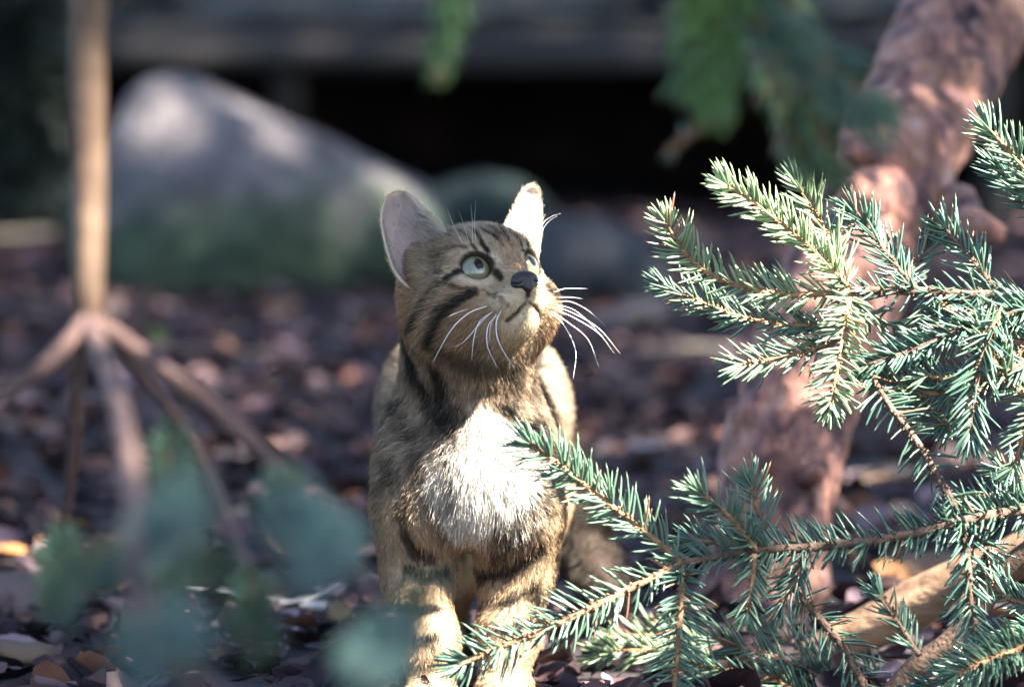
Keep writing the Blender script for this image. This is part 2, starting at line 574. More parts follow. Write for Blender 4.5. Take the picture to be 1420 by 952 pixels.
o = link('boulder', rock_mesh('boulder', [(P(60, 330, 6.9), A([.10, .09, .085]))], seed=15), mat_moss_shade('dark_moss_rock', .3, .5, ((.008, .016, .012), (.022, .036, .026))))
tag(o, 'small nearly black mossy boulder behind the hanging stem', 'boulder')

# low timber shelter: two stacked logs, roof boards, posts, over a black hollow
shelter = empty('timber_shelter', P(560, 300, 7.25))
tag(shelter, 'low weathered timber shelter roof of stacked logs above a black hollow', 'shelter')
def worldpart(name, V, F, mat, root, smoothf=True):
    return keep(link(name, mesh_np(name, V, F, smoothf=smoothf), mat), root)
V, F = tube(PP([(60, 82, 7.2), (400, 76, 7.2), (760, 79, 7.2), (1380, 74, 7.2)]), [.021, .022, .020, .021], 14, 60, rough=.25, seed=2, nscale=20)
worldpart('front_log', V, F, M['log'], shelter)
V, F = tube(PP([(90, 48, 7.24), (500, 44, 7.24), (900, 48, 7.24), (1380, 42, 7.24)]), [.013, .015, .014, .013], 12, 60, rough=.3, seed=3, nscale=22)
worldpart('upper_log', V, F, M['log'], shelter)
def boxvf(c, h):
    s = A([[x, y, z] for x in (-1, 1) for y in (-1, 1) for z in (-1, 1)], float) * h + c
    f = A([(0, 1, 3, 2), (4, 6, 7, 5), (0, 4, 5, 1), (2, 3, 7, 6), (0, 2, 6, 4), (1, 5, 7, 3)])
    return s, f
z_roof = float(P(500, 40, 7.25)[2])
for k in range(13):
    x = -.72 + k * .115
    V, F = boxvf(A([x, 8.02, z_roof - .012 + random.uniform(-.002, .002)]), A([.054, .77, .009]))
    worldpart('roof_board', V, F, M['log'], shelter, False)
for x in (-.66, -.29, .62):
    V, F = tube([A([x, 7.3, -.03]), A([x, 7.3, .1]), A([x + .005, 7.3, z_roof - .025])], [.026, .024, .023], 12, 10, rough=.3, seed=5)
    worldpart('post', V, F, M['log'], shelter)

for x in (-.80, .70):  # side walls added out of view to darken the hollow
    for k in range(9):
        V, F = boxvf(A([x + random.uniform(-.003, .003), 7.42 + k * .165, z_roof / 2 - .03]), A([.009, .078, z_roof / 2 + .012]))
        worldpart('added_wall_board', V, F, M['log'], shelter, False)

# earth bank behind and on top
def build_bank():
    xs = np.concatenate([np.linspace(-30, -1.6, 12), np.linspace(-1.5, 1.5, 60), np.linspace(1.6, 30, 12)])
    prof = [(8.70, -.05), (8.72, .1), (8.74, z_roof - .004), (8.8, z_roof + .012), (9.0, z_roof + .02), (9.2, z_roof + .03), (9.6, z_roof + .06), (10.5, z_roof + .12), (14, .6), (40, .9)]
    prof2 = []
    for a, b in zip(prof[:-1], prof[1:]):
        for t in np.linspace(0, 1, 6, endpoint=False):
            prof2.append((a[0] + (b[0] - a[0]) * t, a[1] + (b[1] - a[1]) * t))
    prof2 = A(prof2)
    X, Yi = np.meshgrid(xs, np.arange(len(prof2)), indexing='ij')
    V = np.stack([X, prof2[Yi][..., 0], prof2[Yi][..., 1]], -1)
    n = fnoise(V, 4, 21, 3) - .5
    V[..., 2] += n * .02
    V[..., 1] += n * .03
    i = np.arange(X.size).reshape(X.shape)
    F = np.stack([i[:-1, :-1], i[1:, :-1], i[1:, 1:], i[:-1, 1:]], -1).reshape(-1, 4)
    tag(link('earth_bank', mesh_np('earth_bank', V.reshape(-1, 3), F), M['soil']), 'dark earth bank rising behind the timber shelter', kind='structure')
    # turf and litter lying over the roof boards
    xs = np.linspace(-.75, .72, 70); ys = np.linspace(7.27, 8.84, 50)
    X, Y = np.meshgrid(xs, ys, indexing='ij')
    Z = z_roof + .004 + fnoise(np.stack([X, Y, X * 0], -1), 9, 5, 3) * .028
    i = np.arange(X.size).reshape(X.shape)
    F = np.stack([i[:-1, :-1], i[1:, :-1], i[1:, 1:], i[:-1, 1:]], -1).reshape(-1, 4)
    V = np.stack([X, Y, Z], -1).reshape(-1, 3)
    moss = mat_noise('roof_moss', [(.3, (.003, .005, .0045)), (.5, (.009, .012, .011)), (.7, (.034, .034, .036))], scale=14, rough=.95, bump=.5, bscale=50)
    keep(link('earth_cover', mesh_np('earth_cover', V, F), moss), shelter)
build_bank()

# evergreen shrub at the left; hedge at the back added to block sky light
def shrub(name, c, r, n, size, label, seed, group=None, stems=4):
    root = empty(name, (c[0], c[1], max(c[2] - r[2], 0)))
    rr = np.random.default_rng(seed)
    q = unit(rr.normal(size=(n, 3))) * (rr.random(n) ** .45)[:, None]
    lump = .75 + .5 * fnoise(q, 2.2, seed, 2)
    V, F = leaf_cloud(c + q * lump[:, None] * r, size, seed)
    keep(link('foliage', mesh_np('foliage', V, F, smoothf=False), M['hedge']), root)['kind'] = 'stuff'
    b = A([c[0], c[1], c[2] - r[2] - .04])
    for k in range(stems):
        e = c + unit(rr.normal(size=3)) * r * .6
        V, F = tube([b + rr.normal(size=3) * A([.04, .04, 0]), (b + e) / 2 + rr.normal(size=3) * .04, e], [.014, .010, .004], 8, 12, rough=.3)
        keep(link('stem', mesh_np('stem', V, F), M['trunk']), root)
    return tag(root, label, 'shrub', group)
shrub('evergreen_shrub', A([-.62, 6.75, .20]), A([.12, .14, .26]), 2600, .03, 'nearly black evergreen shrub beside the large grey boulder', 31)
for k, x in enumerate(np.linspace(-3.0, 3.4, 9)):
    shrub('added_hedge_shrub', A([x, 9.9 + .3 * math.sin(k * 2.1), 1.05]), A([.55, .5, .85]), 2600, .07, 'added dark evergreen hedge shrub blocking sky light behind the timber shelter', 40 + k, 'added hedge shrubs on the bank')
for k, (x, y, s) in enumerate([(-.50, 7.55, 1.0), (.16, 7.6, .8), (.28, 7.9, 1.0)]):
    shrub('bank_plant', A([x, y, z_roof + .035 * s]), A([.07, .06, .032]) * s, 220, .028, 'tuft of grey green leaves on the shelter roof', 60 + k, 'tufts on the shelter roof', 2)

# ------------------------------------------------------------------ red barked pine trunk
pine = empty('pine_tree', P(1052, 868, 3.42))
tag(pine, 'leaning pine trunk with flaky reddish purple bark behind the spruce', 'tree')
PC = PP([(1040, 960, 3.40), (1052, 860, 3.42), (1072, 720, 3.43), (1092, 600, 3.44), (1138, 460, 3.47), (1212, 310, 3.52), (1252, 210, 3.56), (1302, 100, 3.62), (1352, 0, 3.68), (1430, -180, 3.75), (1500, -500, 3.85), (1540, -1200, 3.9), (1560, -2600, 4.0)])
PR = [.040, .036, .039, .039, .038, .044, .045, .037, .036, .036, .034, .032, .028]
V, F = tube(PC, PR, 40, 260, rough=.10, seed=6, nscale=28)
nn = fnoise(V, 55, 13, 3) - .5
cent, _ = resample(PC, 260)
kd = KDTree(260)
for i, c in enumerate(cent): kd.insert(Vector(c), i)
kd.balance()
near = A([kd.find(Vector(v))[1] for v in V])
outd = unit(V - cent[near] + 1e-6)
ridge = np.abs(fnoise(V * A([1, 1, .6]), 34, 3, 2) - .5) * 2
V = V + outd * ((smooth(.05, .3, ridge) - .5) * .005)[:, None]
trunk = keep(link('trunk', mesh_np('trunk', V, F), M['pine']), pine)
# knob of loose bark, stubs
for pts, r in [([(1235, 225, 3.53), (1198, 205, 3.50), (1172, 208, 3.48)], [.034, .022, .004]),
               ([(1215, 285, 3.50), (1190, 262, 3.47), (1172, 250, 3.46)], [.030, .018, .004]),
               ([(1320, 290, 3.52), (1358, 312, 3.47), (1388, 326, 3.45)], [.017, .010, .006]),
               ([(1105, 668, 3.42), (1128, 656, 3.38), (1140, 650, 3.37)], [.012, .007, .006])]:
    V, F = tube(PP(pts), r, 14, 22, rough=.5, seed=9, nscale=60)
    keep(link('branch_stub', mesh_np('branch_stub', V, F), M['pine']), pine)
# loose bark plates
def plates():
    r = np.random.default_rng(77)
    tones = [mat_noise('bark_plate_%d' % k, [(.3, tuple(A(a) * .6)), (.7, a)], scale=60, rough=.7, bump=.6, dist=.002) for k, a in enumerate([(.29, .165, .14), (.12, .08, .09), (.38, .27, .26), (.25, .13, .10)])]
    meshes = []
    for k in range(6):
        n = 9
        ang = np.linspace(0, 2 * math.pi, n, endpoint=False)
        rr = r.uniform(.6, 1.15, n)
        rim = np.stack([np.cos(ang) * rr * .55, np.sin(ang) * rr, -.12 * np.cos(ang) ** 2 + r.uniform(-.05, .1, n)], 1)
        V = np.vstack([rim, rim - A([0, 0, .22]), [[0, 0, .08]]])
        F = [(i, (i + 1) % n, 2 * n) for i in range(n)] + [(i, i + n, (i + 1) % n) for i in range(n)] + [((i + 1) % n, i + n, (i + 1) % n + n) for i in range(n)]
        meshes.append(mesh_np('bark_plate', V, A(F), smoothf=False))
    for k in range(110):
        s = r.uniform(.28, .72) if k > 24 else r.uniform(.06, .28)
        i = int(s * 259)
        T = unit(cent[min(i + 1, 259)] - cent[i])
        rad_ = np.interp(i / 259, np.linspace(0, 1, len(PR)), PR)
        ph = r.uniform(-2.2, 2.2)
        f = unit(A([0, -1, 0]) - T * (T @ A([0, -1, 0])))
        out = f * math.cos(ph) + np.cross(T, f) * math.sin(ph)
        o = bpy.data.objects.new('bark_plate', meshes[k % 6])
        col.objects.link(o)
        sz = r.uniform(.006, .013)
        R = Matrix(A([np.cross(T, out), T, out]).T.tolist()).to_4x4()
        o.matrix_basis = Matrix.Translation(Vector(cent[i] + out * (rad_ + .0012) - A(pine.location))) @ R @ Matrix.Rotation(r.normal(0, .3), 4, 'Z') @ Matrix.Diagonal((sz, sz * r.uniform(1, 1.5), sz * .8, 1))
        o.parent = pine
        if not o.data.materials: o.data.materials.append(tones[0])
        o.material_slots[0].link = 'OBJECT'
        o.material_slots[0].material = tones[int(r.integers(4))]
plates()

# ------------------------------------------------------------------ logs, sticks, straw on the ground
def stick(name, pts, r, mat, label, cat, sides=8, rough=.3, seed=0, smoothf=True, group=None):
    V, F = tube(pts, r, sides, max(10, len(pts) * 7), rough=rough, seed=seed, nscale=50)
    c = V.mean(0)
    o = link(name, mesh_np(name, V - c, F, smoothf=smoothf), mat)
    o.location = c
    return tag(o, label, cat, group)

V, F = tube(PP([(1100, 930, 3.22), (1145, 903, 3.20), (1240, 852, 3.18), (1345, 800, 3.16), (1500, 735, 3.12), (1560, 715, 3.1)]), [.010, .0125, .0135, .0130, .012, .012], 18, 60, rough=.22, seed=3, nscale=70)
c = V.mean(0)
ang = math.atan2(.02, .11)
o = link('fallen_log', mesh_np('fallen_log', V - c, F), M['cutlog']); o.location = c
tag(o, 'fallen stripped brown log slanting up under the spruce branches', 'log')
stick('dead_branch', PP([(1210, 985, 3.0), (1270, 925, 3.0), (1330, 878, 3.0), (1385, 800, 3.0), (1420, 765, 3.0), (1520, 690, 3.0)]), [.005, .0058, .006, .0055, .005, .005], M['oldtwig'], 'rough dark dead branch leaning beside the fallen log', 'branch', 10, .5, 4)
pale = mat_noise('bleached_twig', [(.3, (.28, .25, .23)), (.7, (.52, .48, .45))], scale=50, rough=.6, bump=0)
stick('pale_twig', PP([(255, 812, 3.46), (330, 822, 3.44), (400, 838, 3.42), (455, 842, 3.41), (500, 868, 3.38), (540, 900, 3.33)]), [.0012, .0022, .003, .0036, .005, .004], pale, 'pale bleached twig lying on the litter by the kitten', 'twig')
stick('pale_twig', PP([(400, 838, 3.42), (445, 822, 3.43), (470, 806, 3.44)]), [.002, .0015, .001], pale, 'thin pale forked twig end beside the bleached twig', 'twig')
stick('pale_twig', PP([(452, 950, 3.1), (455, 915, 3.12), (462, 904, 3.14), (475, 900, 3.2)]), [.001, .0014, .0014, .001], pale, 'tiny curled pale twig in the litter before the kitten', 'twig')
stick('straw_stem', PP([(-60, 332, 6.5), (40, 325, 6.5), (78, 322, 6.5)]), [.004, .005, .004], M['straw'], 'short thick pale straw stem near the black boulder', 'straw')
stick('straw_stem', PP([(-80, 425, 5.85), (60, 418, 5.85), (190, 416, 5.85), (215, 425, 5.8)]), [.004, .005, .0045, .003], M['straw'], 'long pale straw stem lying at the foot of the large boulder', 'straw')
stick('straw_stem', PP([(800, 420, 5.8), (870, 398, 6.0), (940, 368, 6.3)]), [.003, .005, .005], M['straw'], 'tan straw stem slanting across the slate grey boulder', 'straw')
stick('grey_log', PP([(810, 455, 5.6), (870, 440, 5.65), (960, 425, 5.7), (1040, 420, 5.7)]), [.010, .015, .015, .012], M['rock'], 'short grey log on the ground beside the slate grey boulder', 'log', 12)
stick('straw_stem', PP([(880, 486, 5.2), (960, 480, 5.25), (1010, 482, 5.25)]), [.002, .003, .002], M['straw'], 'thin straw stem on the dark litter between kitten and pine', 'straw')
stick('bark_strip', PP([(1150, 660, 4.15), (1210, 657, 4.15), (1275, 655, 4.15)]), [.003, .0042, .003], M['straw'], 'flat pale bark strip lying behind the pine trunk', 'bark')
stick('bark_strip', PP([(1180, 672, 4.1), (1230, 660, 4.12), (1300, 664, 4.12)]), [.002, .003, .003], M['cutlog'], 'thin brown bark strip beside the pale one behind the pine', 'bark')
# a few blades of grass in the litter
gr = mat_noise('grass_blade', [(.3, (.06, .16, .03)), (.7, (.12, .25, .05))], scale=20, rough=.5, bump=0)
root = empty('grass_tuft', P(218, 490, 5.2)); tag(root, 'tiny bright green grass tuft in the litter before the boulder', 'grass')
for k in range(4):
    V, F = tube(PP([(214 + k * 3, 492, 5.2), (213 + k * 4, 472, 5.2), (209 + k * 6, 452 + k * 3, 5.19)]), [.0022, .002, .0006], 5, 8)
    keep(link('blade', mesh_np('blade', V, F), gr), root)

# ------------------------------------------------------------------ young spruce at the right, its boughs in focus
spruce = empty('young_spruce', (.50, 2.95, 0))
tag(spruce, 'young blue green spruce reaching sharp needled boughs towards the kitten', 'spruce')
V, F = tube([A([.50, 2.95, -.03]), A([.503, 2.95, .15]), A([.50, 2.96, .3]), A([.50, 2.96, .44])], [.020, .017, .012, .004], 16, 40, rough=.3, seed=1)
keep(link('trunk', mesh_np('trunk', V, F), M['oldtwig']), spruce)
SEED = [1000]
def SD(d):
    return 2.90 + (d - 2.80) * .6 if d < 3.0 else d + .02
def SPP(pts):
    return PP([(x, y, SD(d)) for x, y, d in pts])
def tw(branch, pts, d=None, **k):
    SEED[0] += 7
    p = PP([(q[0], q[1], SD(q[2] if len(q) == 3 else d)) for q in pts])
    lens = float(np.linalg.norm(np.diff(p, axis=0), axis=1).sum())
    k.setdefault('seed', SEED[0])
    return add_twig(spruce, branch, p, **k)

# upper bough; high young values paint sun-bleached needles into the colour
bA = add_branch(spruce, np.vstack([[A([.50, 2.95, .21])], SPP([(1560, 428, 2.88), (1420, 412, 2.86), (1330, 406, 2.85), (1240, 403, 2.845), (1178, 402, 2.84)])]),
                [.007, .0042, .0031, .0027, .0025, .0022], 11, needles=dict(nlen=.013, per_cm=7, start=.35, tip=False))
D = 2.84
tw(bA, [(1178, 402, D), (1130, 408, D), (1080, 407, D), (1030, 398, D), (985, 380, D), (950, 352, D - .005), (922, 306, D - .01)], young=.8, per_cm=19, r=(.0018, .0010))
tw(bA, [(1176, 398, D), (1140, 360, D - .01), (1098, 322, D - .02), (1050, 285, D - .025), (1006, 256, D - .03)], young=.95, per_cm=36, r=(.0015, .0009), nlen=.0145, angle=50)
tw(bA, [(1172, 398, D), (1160, 355, D + .01), (1140, 310, D + .02), (1122, 282, D + .02), (1106, 256, D + .02)], young=.5, per_cm=24, r=(.0014, .0008), nlen=.016, angle=48)
tw(bA, [(1180, 404, D), (1172, 450, D - .02), (1163, 500, D - .035), (1152, 562, D - .045)], young=.6, per_cm=34, r=(.0015, .0010), nlen=.0145, angle=68)
tw(bA, [(1150, 452, D + .02), (1090, 450, D + .03), (1030, 440, D + .035), (975, 420, D + .035), (922, 398, D + .04)], young=.12, per_cm=19, nlen=.014, angle=45, r=(.0014, .0008))
tw(bA, [(1160, 470, D + .01), (1120, 488, D), (1070, 498, D - .005), (1022, 505, D - .01)], young=.3, per_cm=19, nlen=.0155, angle=45)
tw(bA, [(1272, 404, D + .005), (1240, 365, D + .01), (1210, 325, D + .02), (1184, 293, D + .02)], per_cm=18, nlen=.016, old=True, angle=45)
tw(bA, [(1385, 410, D + .02), (1358, 372, D + .02), (1335, 345, D + .03), (1310, 316, D + .03)], per_cm=17, nlen=.0165, old=True, angle=45)
tw(bA, [(1345, 408, D + .01), (1330, 440, D + .03), (1300, 450, D + .04)], per_cm=15, nlen=.016, angle=50)
tw(bA, [(1290, 406, D + .01), (1320, 432, D), (1360, 436, D - .01), (1400, 446, D - .02)], per_cm=17, nlen=.016, angle=50)
tw(bA, [(1180, 408, D), (1215, 440, D + .02), (1262, 460, D + .03)], per_cm=14, nlen=.014, angle=50, young=.2)
tw(bA, [(1250, 402, D), (1265, 372, D + .03), (1290, 340, D + .04)], per_cm=15, nlen=.015, angle=45, old=True)
# second upper bough, drooping
bB = add_branch(spruce, np.vstack([[A([.50, 2.93, .20])], SPP([(1560, 430, 2.86), (1430, 428, 2.82), (1350, 450, 2.81), (1270, 483, 2.81), (1200, 506, 2.81)])]),
                [.006, .0034, .0026, .0022, .0019, .0013], 12, needles=dict(nlen=.0155, per_cm=15, start=.42))
tw(bB, [(1388, 425, 2.81), (1370, 470, 2.79), (1356, 520, 2.78), (1345, 605, 2.77)], per_cm=20, nlen=.0165, angle=48, old=True, r=(.0016, .0009))
tw(bB, [(1330, 540, 2.82), (1290, 545, 2.82), (1240, 530, 2.82), (1205, 520, 2.82)], per_cm=19, nlen=.015, angle=50)
tw(bB, [(1430, 500, 2.80), (1380, 520, 2.80), (1330, 525, 2.81), (1280, 520, 2.81)], per_cm=18, nlen=.0155, angle=50, young=.2)
tw(bB, [(1440, 560, 2.80), (1400, 530, 2.80), (1375, 490, 2.80), (1360, 455, 2.80)], per_cm=17, nlen=.0155, young=.25, r=(.0018, .0012))
tw(bB, [(1450, 545, 2.78), (1425, 590, 2.77), (1405, 650, 2.77)], per_cm=19, nlen=.0155, young=.15)
tw(bB, [(1440, 470, 2.83), (1400, 500, 2.83), (1340, 560, 2.83), (1310, 590, 2.83)], per_cm=17, nlen=.015)
tw(bB, [(1320, 600, 2.86), (1290, 560, 2.86), (1255, 545, 2.86)], per_cm=17, nlen=.015, young=.2)
tw(bB, [(1204, 512, 2.81), (1232, 560, 2.80), (1270, 610, 2.79), (1302, 665, 2.78), (1330, 708, 2.77)], per_cm=9, nlen=.0165, old=True, angle=68, r=(.0014, .0022))
# lower bough
bC = add_branch(spruce, np.vstack([[A([.50, 2.94, .10])], SPP([(1560, 695, 2.80), (1420, 707, 2.78), (1335, 722, 2.77), (1240, 745, 2.765), (1140, 757, 2.76), (1045, 764, 2.755), (946, 780, 2.75)])]),
                [.0075, .0050, .0042, .0036, .0031, .0027, .0023, .0019], 13, needles=dict(nlen=.0165, per_cm=11, start=.36, angle=70, tip=False))
D = 2.75
tw(bC, [(944, 778, D), (900, 742, D), (850, 703, D), (800, 664, D - .005), (768, 638, D - .01), (732, 614, D - .012)], per_cm=23, young=.12, r=(.0018, .0009), nlen=.0165, angle=58)
tw(bC, [(946, 780, D), (915, 796, D - .01), (860, 822, D - .02), (800, 852, D - .03), (740, 880, D - .035), (690, 898, D - .04), (636, 922, D - .045)], per_cm=20, young=.1, r=(.0020, .0015), nlen=.0165, angle=62)
tw(bC, [(946, 782, D), (945, 830, D - .02), (941, 885, D - .035), (934, 962, D - .05)], per_cm=25, r=(.0016, .0011), nlen=.0165, angle=66)
tw(bC, [(1048, 762, D), (1028, 735, D - .01), (1000, 705, D - .015), (968, 682, D - .02)], per_cm=18, nlen=.0155, young=.15, angle=52)
tw(bC, [(1062, 758, D + .01), (1058, 725, D + .02), (1048, 700, D + .03), (1042, 672, D + .03)], per_cm=20, nlen=.015, young=.1, angle=48)
tw(bC, [(1046, 768, D), (1044, 800, D - .005), (1036, 850, D - .01)], per_cm=20, nlen=.012, young=.15, angle=45)
tw(bC, [(1110, 762, D + .02), (1060, 756, D + .035), (1000, 752, D + .05), (960, 748, D + .06)], per_cm=17, nlen=.015, angle=50)
tw(bC, [(1120, 765, D + .01), (1105, 800, D + .01), (1085, 835, D + .01)], per_cm=19, nlen=.0145, angle=45)
tw(bC, [(1100, 815, D + .02), (1135, 855, D + .02), (1172, 902, D + .02), (1205, 965, D + .02)], per_cm=10, nlen=.0165, angle=60, old=True, r=(.0018, .0024))
tw(bC, [(1336, 722, 2.77), (1342, 770, 2.76), (1345, 820, 2.75), (1352, 880, 2.74)], per_cm=20, nlen=.0165, old=True, angle=50, r=(.0022, .0012))
tw(bC, [(1336, 722, 2.77), (1370, 772, 2.78), (1358, 812, 2.79), (1330, 840, 2.80)], per_cm=15, nlen=.014, old=True, angle=50)
tw(bC, [(1400, 712, 2.78), (1375, 690, 2.80), (1340, 690, 2.81)], per_cm=18, nlen=.015)
tw(bC, [(1440, 690, 2.80), (1420, 665, 2.81), (1390, 650, 2.82)], per_cm=18, nlen=.015, young=.1)
tw(bC, [(1275, 908, 2.72), (1250, 870, 2.73), (1232, 840, 2.73), (1218, 822, 2.73)], per_cm=16, nlen=.0125, angle=45, old=True)
# lowest bough
bD = add_branch(spruce, np.vstack([[A([.50, 2.96, .06])], SPP([(1560, 850, 2.84), (1440, 880, 2.80), (1330, 936, 2.78), (1250, 975, 2.78)])]),
                [.006, .004, .003, .0022, .0015], 14, needles=dict(nlen=.0165, per_cm=20, start=.4, angle=50))
tw(bD, [(1450, 880, 2.80), (1410, 900, 2.74), (1370, 915, 2.70), (1325, 935, 2.68)], per_cm=26, nlen=.0185, angle=52, r=(.0018, .0012))
tw(bD, [(1440, 840, 2.84), (1400, 830, 2.84), (1370, 800, 2.84)], per_cm=18, nlen=.015)
for pts, dd, young_sun in [([(1180, 960), (1110, 925), (1040, 900), (985, 885)], 3.02, .1), ([(1150, 985), (1080, 945), (1010, 930), (960, 920)], 3.0, .1),
                    ([(1000, 930), (950, 908), (890, 900), (835, 905)], 3.06, .75), ([(990, 900), (930, 885), (880, 880), (850, 888)], 3.10, .6),
                    ([(1230, 960), (1180, 930), (1120, 905), (1080, 880)], 3.05, .1),
                    ]:
    tw(bD, pts, dd, per_cm=20, nlen=.0165, young=young_sun, angle=48)
# topmost bough at the frame corner
bE = add_branch(spruce, np.vstack([[A([.50, 2.96, .34])], SPP([(1560, 300, 2.88), (1470, 285, 2.86), (1425, 262, 2.85)])]), [.006, .004, .003, .0022], 15, needles=dict(nlen=.0155, per_cm=16, start=.4))
tw(bE, [(1450, 272, 2.85), (1425, 240, 2.84), (1395, 205, 2.83), (1370, 178, 2.83)], per_cm=24, nlen=.0165, young=.25, angle=48)
tw(bE, [(1450, 300, 2.86), (1425, 275, 2.87), (1400, 250, 2.88), (1384, 232, 2.88)], per_cm=20, nlen=.0155, angle=48)

# ------------------------------------------------------------------ big spruce overhead: soft boughs hanging into view in front
over = empty('overhanging_spruce', (-.46, 1.72, 0))
tag(over, 'blurred spruce hanging brown stems and soft green tips into the view', 'spruce')
V, F = tube([A([-.46, 1.72, -.03]), A([-.46, 1.72, .5]), A([-.45, 1.74, 1.2]), A([-.44, 1.75, 2.2])], [.055, .048, .038, .02], 18, 40, rough=.3, seed=2, nscale=30)
keep(link('trunk', mesh_np('trunk', V, F), M['trunk']), over)
def ob(pts, r, mat='stem', name='bough', seed=0):
    V, F = tube(pts, r, 12, 44, rough=.25, seed=seed, nscale=90)
    return keep(link(name, mesh_np(name, V, F), M[mat]), over)
b1 = ob(np.vstack([[A([-.45, 1.74, 1.05]), A([-.30, 1.80, .82])], PP([(118, -420, 2.238), (124, -120, 2.225), (122, 120, 2.213), (124, 300, 2.213), (122, 452, 2.200)])]), [.014, .012, .0090, .0086, .0082, .0074, .0060])
def side(pts, r):
    V, F = tube(PP(pts), A(r) * .7, 10, 30, rough=.3, seed=3, nscale=90)
    o = link('side_stem', mesh_np('side_stem', V, F), M['sidestem'], b1)
    return o
side([(122, 440, 2.200), (80, 490, 2.163), (30, 528, 2.138), (-60, 575, 2.113)], [.0045, .0040, .0036, .003])
side([(122, 445, 2.200), (165, 560, 2.08), (185, 680, 1.92), (188, 790, 1.80), (205, 862, 1.72), (265, 940, 1.66), (330, 1000, 1.6)], [.0055, .0052, .0050, .0050, .0047, .0044, .004])
side([(128, 440, 2.200), (210, 500, 2.188), (310, 575, 2.175), (400, 660, 2.163), (470, 740, 2.113), (545, 880, 2.038)], [.0045, .0044, .0042, .0036, .003, .0022])
side([(115, 448, 2.213), (105, 540, 2.288), (100, 650, 2.362), (88, 740, 2.413)], [.004, .0036, .003, .0018])
side([(150, 460, 2.213), (230, 560, 2.288), (290, 650, 2.312), (350, 800, 2.238)], [.003, .0028, .0022, .0018])
def soft(branch, pts, d=None, **k):
    SEED[0] += 7
    k.setdefault('seed', SEED[0])
    return add_twig(over, branch, PP(pts, d), **k)
TEAL = (1.35, 1.35, 1.9)
for pts in [[(190, 790, 2.138), (220, 745, 1.850), (250, 715, 1.688), (262, 695, 1.613)], [(205, 862, 2.100), (215, 880, 1.788), (205, 900, 1.663), (190, 935, 1.600)],
            [(470, 740, 2.113), (430, 730, 1.850), (400, 720, 1.725), (375, 705, 1.663)], [(470, 740, 2.113), (450, 765, 1.788), (440, 780, 1.663), (425, 800, 1.600)],
            [(545, 880, 2.038), (530, 900, 1.788), (512, 915, 1.688), (500, 935, 1.637)], [(205, 862, 2.100), (235, 870, 1.788), (240, 880, 1.663), (250, 900, 1.575)]]:
    soft(b1, pts, per_cm=15, nlen=.0125, flat=.4, tint=TEAL, angle=55, nrad=.0009)
for pts in [[(190, 790, 2.138), (270, 790, 1.913), (300, 780, 1.788)], [(188, 790, 2.138), (150, 780, 1.913), (120, 790, 1.788), (95, 810, 1.725)],
            [(350, 800, 2.238), (352, 850, 2.038), (350, 900, 1.913)], [(545, 880, 2.062), (570, 845, 1.988), (592, 815, 1.938)],
            [(88, 740, 2.413), (80, 800, 2.163), (90, 860, 2.038)], [(240, 600, 2.288), (235, 640, 2.163), (240, 690, 2.038)], [(400, 660, 2.163), (390, 700, 2.038), (395, 760, 1.975)]]:
    soft(b1, pts, per_cm=12, nlen=.012, flat=.4, tint=(.75, .85, .7), angle=50, nrad=.0008)
b2 = ob(np.vstack([[A([-.45, 1.74, .95]), A([-.22, 1.85, .66])], PP([(560, -330, 2.0), (800, -260, 2.1), (1050, -200, 2.15), (1300, -190, 2.15)])]), [.012, .009, .007, .006, .005, .003], 'trunk', seed=4)
G1, G2, T2 = (.40, .66, .16), (.45, .58, .24), (.7, .78, .68)
soft(b2, [(600, -320, 2.0), (622, -150, 2.05), (626, -40, 2.05), (618, 50, 2.05), (612, 85, 2.05)], per_cm=30, nlen=.012, young=.35, tint=G1, bud=True, angle=32, nrad=.0008)
soft(b2, [(640, -318, 2.02), (645, -150, 2.05), (640, -40, 2.05), (632, 20, 2.05)], per_cm=30, nlen=.012, young=.3, tint=G1, angle=32, nrad=.0008)
for dx in (-18, 0, 22):
    soft(b2, [(985 + dx, -215, 2.13), (1000 + dx, -80, 2.12), (982 + dx, 20, 2.1), (976 + dx * .7, 100, 2.1), (984 + dx * .3, 138, 2.1)], per_cm=28, nlen=.0155, young=.3, tint=G1, bud=(dx == 0), angle=42, nrad=.0009)
for dy in (0, 28):
    soft(b2, [(1030, -205, 2.14), (1015, -40, 2.12), (1060, 30 + dy, 2.1), (1130, 75 + dy, 2.1), (1205, 140 + dy, 2.1)], per_cm=26, nlen=.016, tint=T2, angle=45, nrad=.0009)
for dx in (-20, 18):
    soft(b2, [(1060 + dx, -200, 2.15), (1070 + dx, -40, 2.2), (1085 + dx, 80, 2.2), (1110 + dx, 160, 2.2), (1138 + dx, 225, 2.2)], per_cm=26, nlen=.016, young=.15, tint=G2, angle=40, nrad=.0009)
soft(b2, [(990, -60, 2.1), (975, 150, 2.12), (945, 195, 2.15), (925, 215, 2.16)], per_cm=2, nlen=.006, old=False)

# ------------------------------------------------------------------ the kitten
YAW, PIT, ROLL = rad(37), rad(22), 0.0
HO = P(666, 396, 2.96)                                   # centre of the head
HR = A([math.cos(YAW), math.sin(YAW), 0])                # towards the kitten's left ear
HF = A([math.sin(YAW) * math.cos(PIT), -math.cos(YAW) * math.cos(PIT), math.sin(PIT)])
HU = np.cross(HF, HR)
HAX = np.stack([HR, HF, HU])                             # rows: right, forward, up

def hl(x, y, z):
    return HO + (HR * x + HF * y + HU * z) * .001
def to_head(p):
    return ((np.asarray(p) - HO) @ HAX.T) * 1000
mm = .001

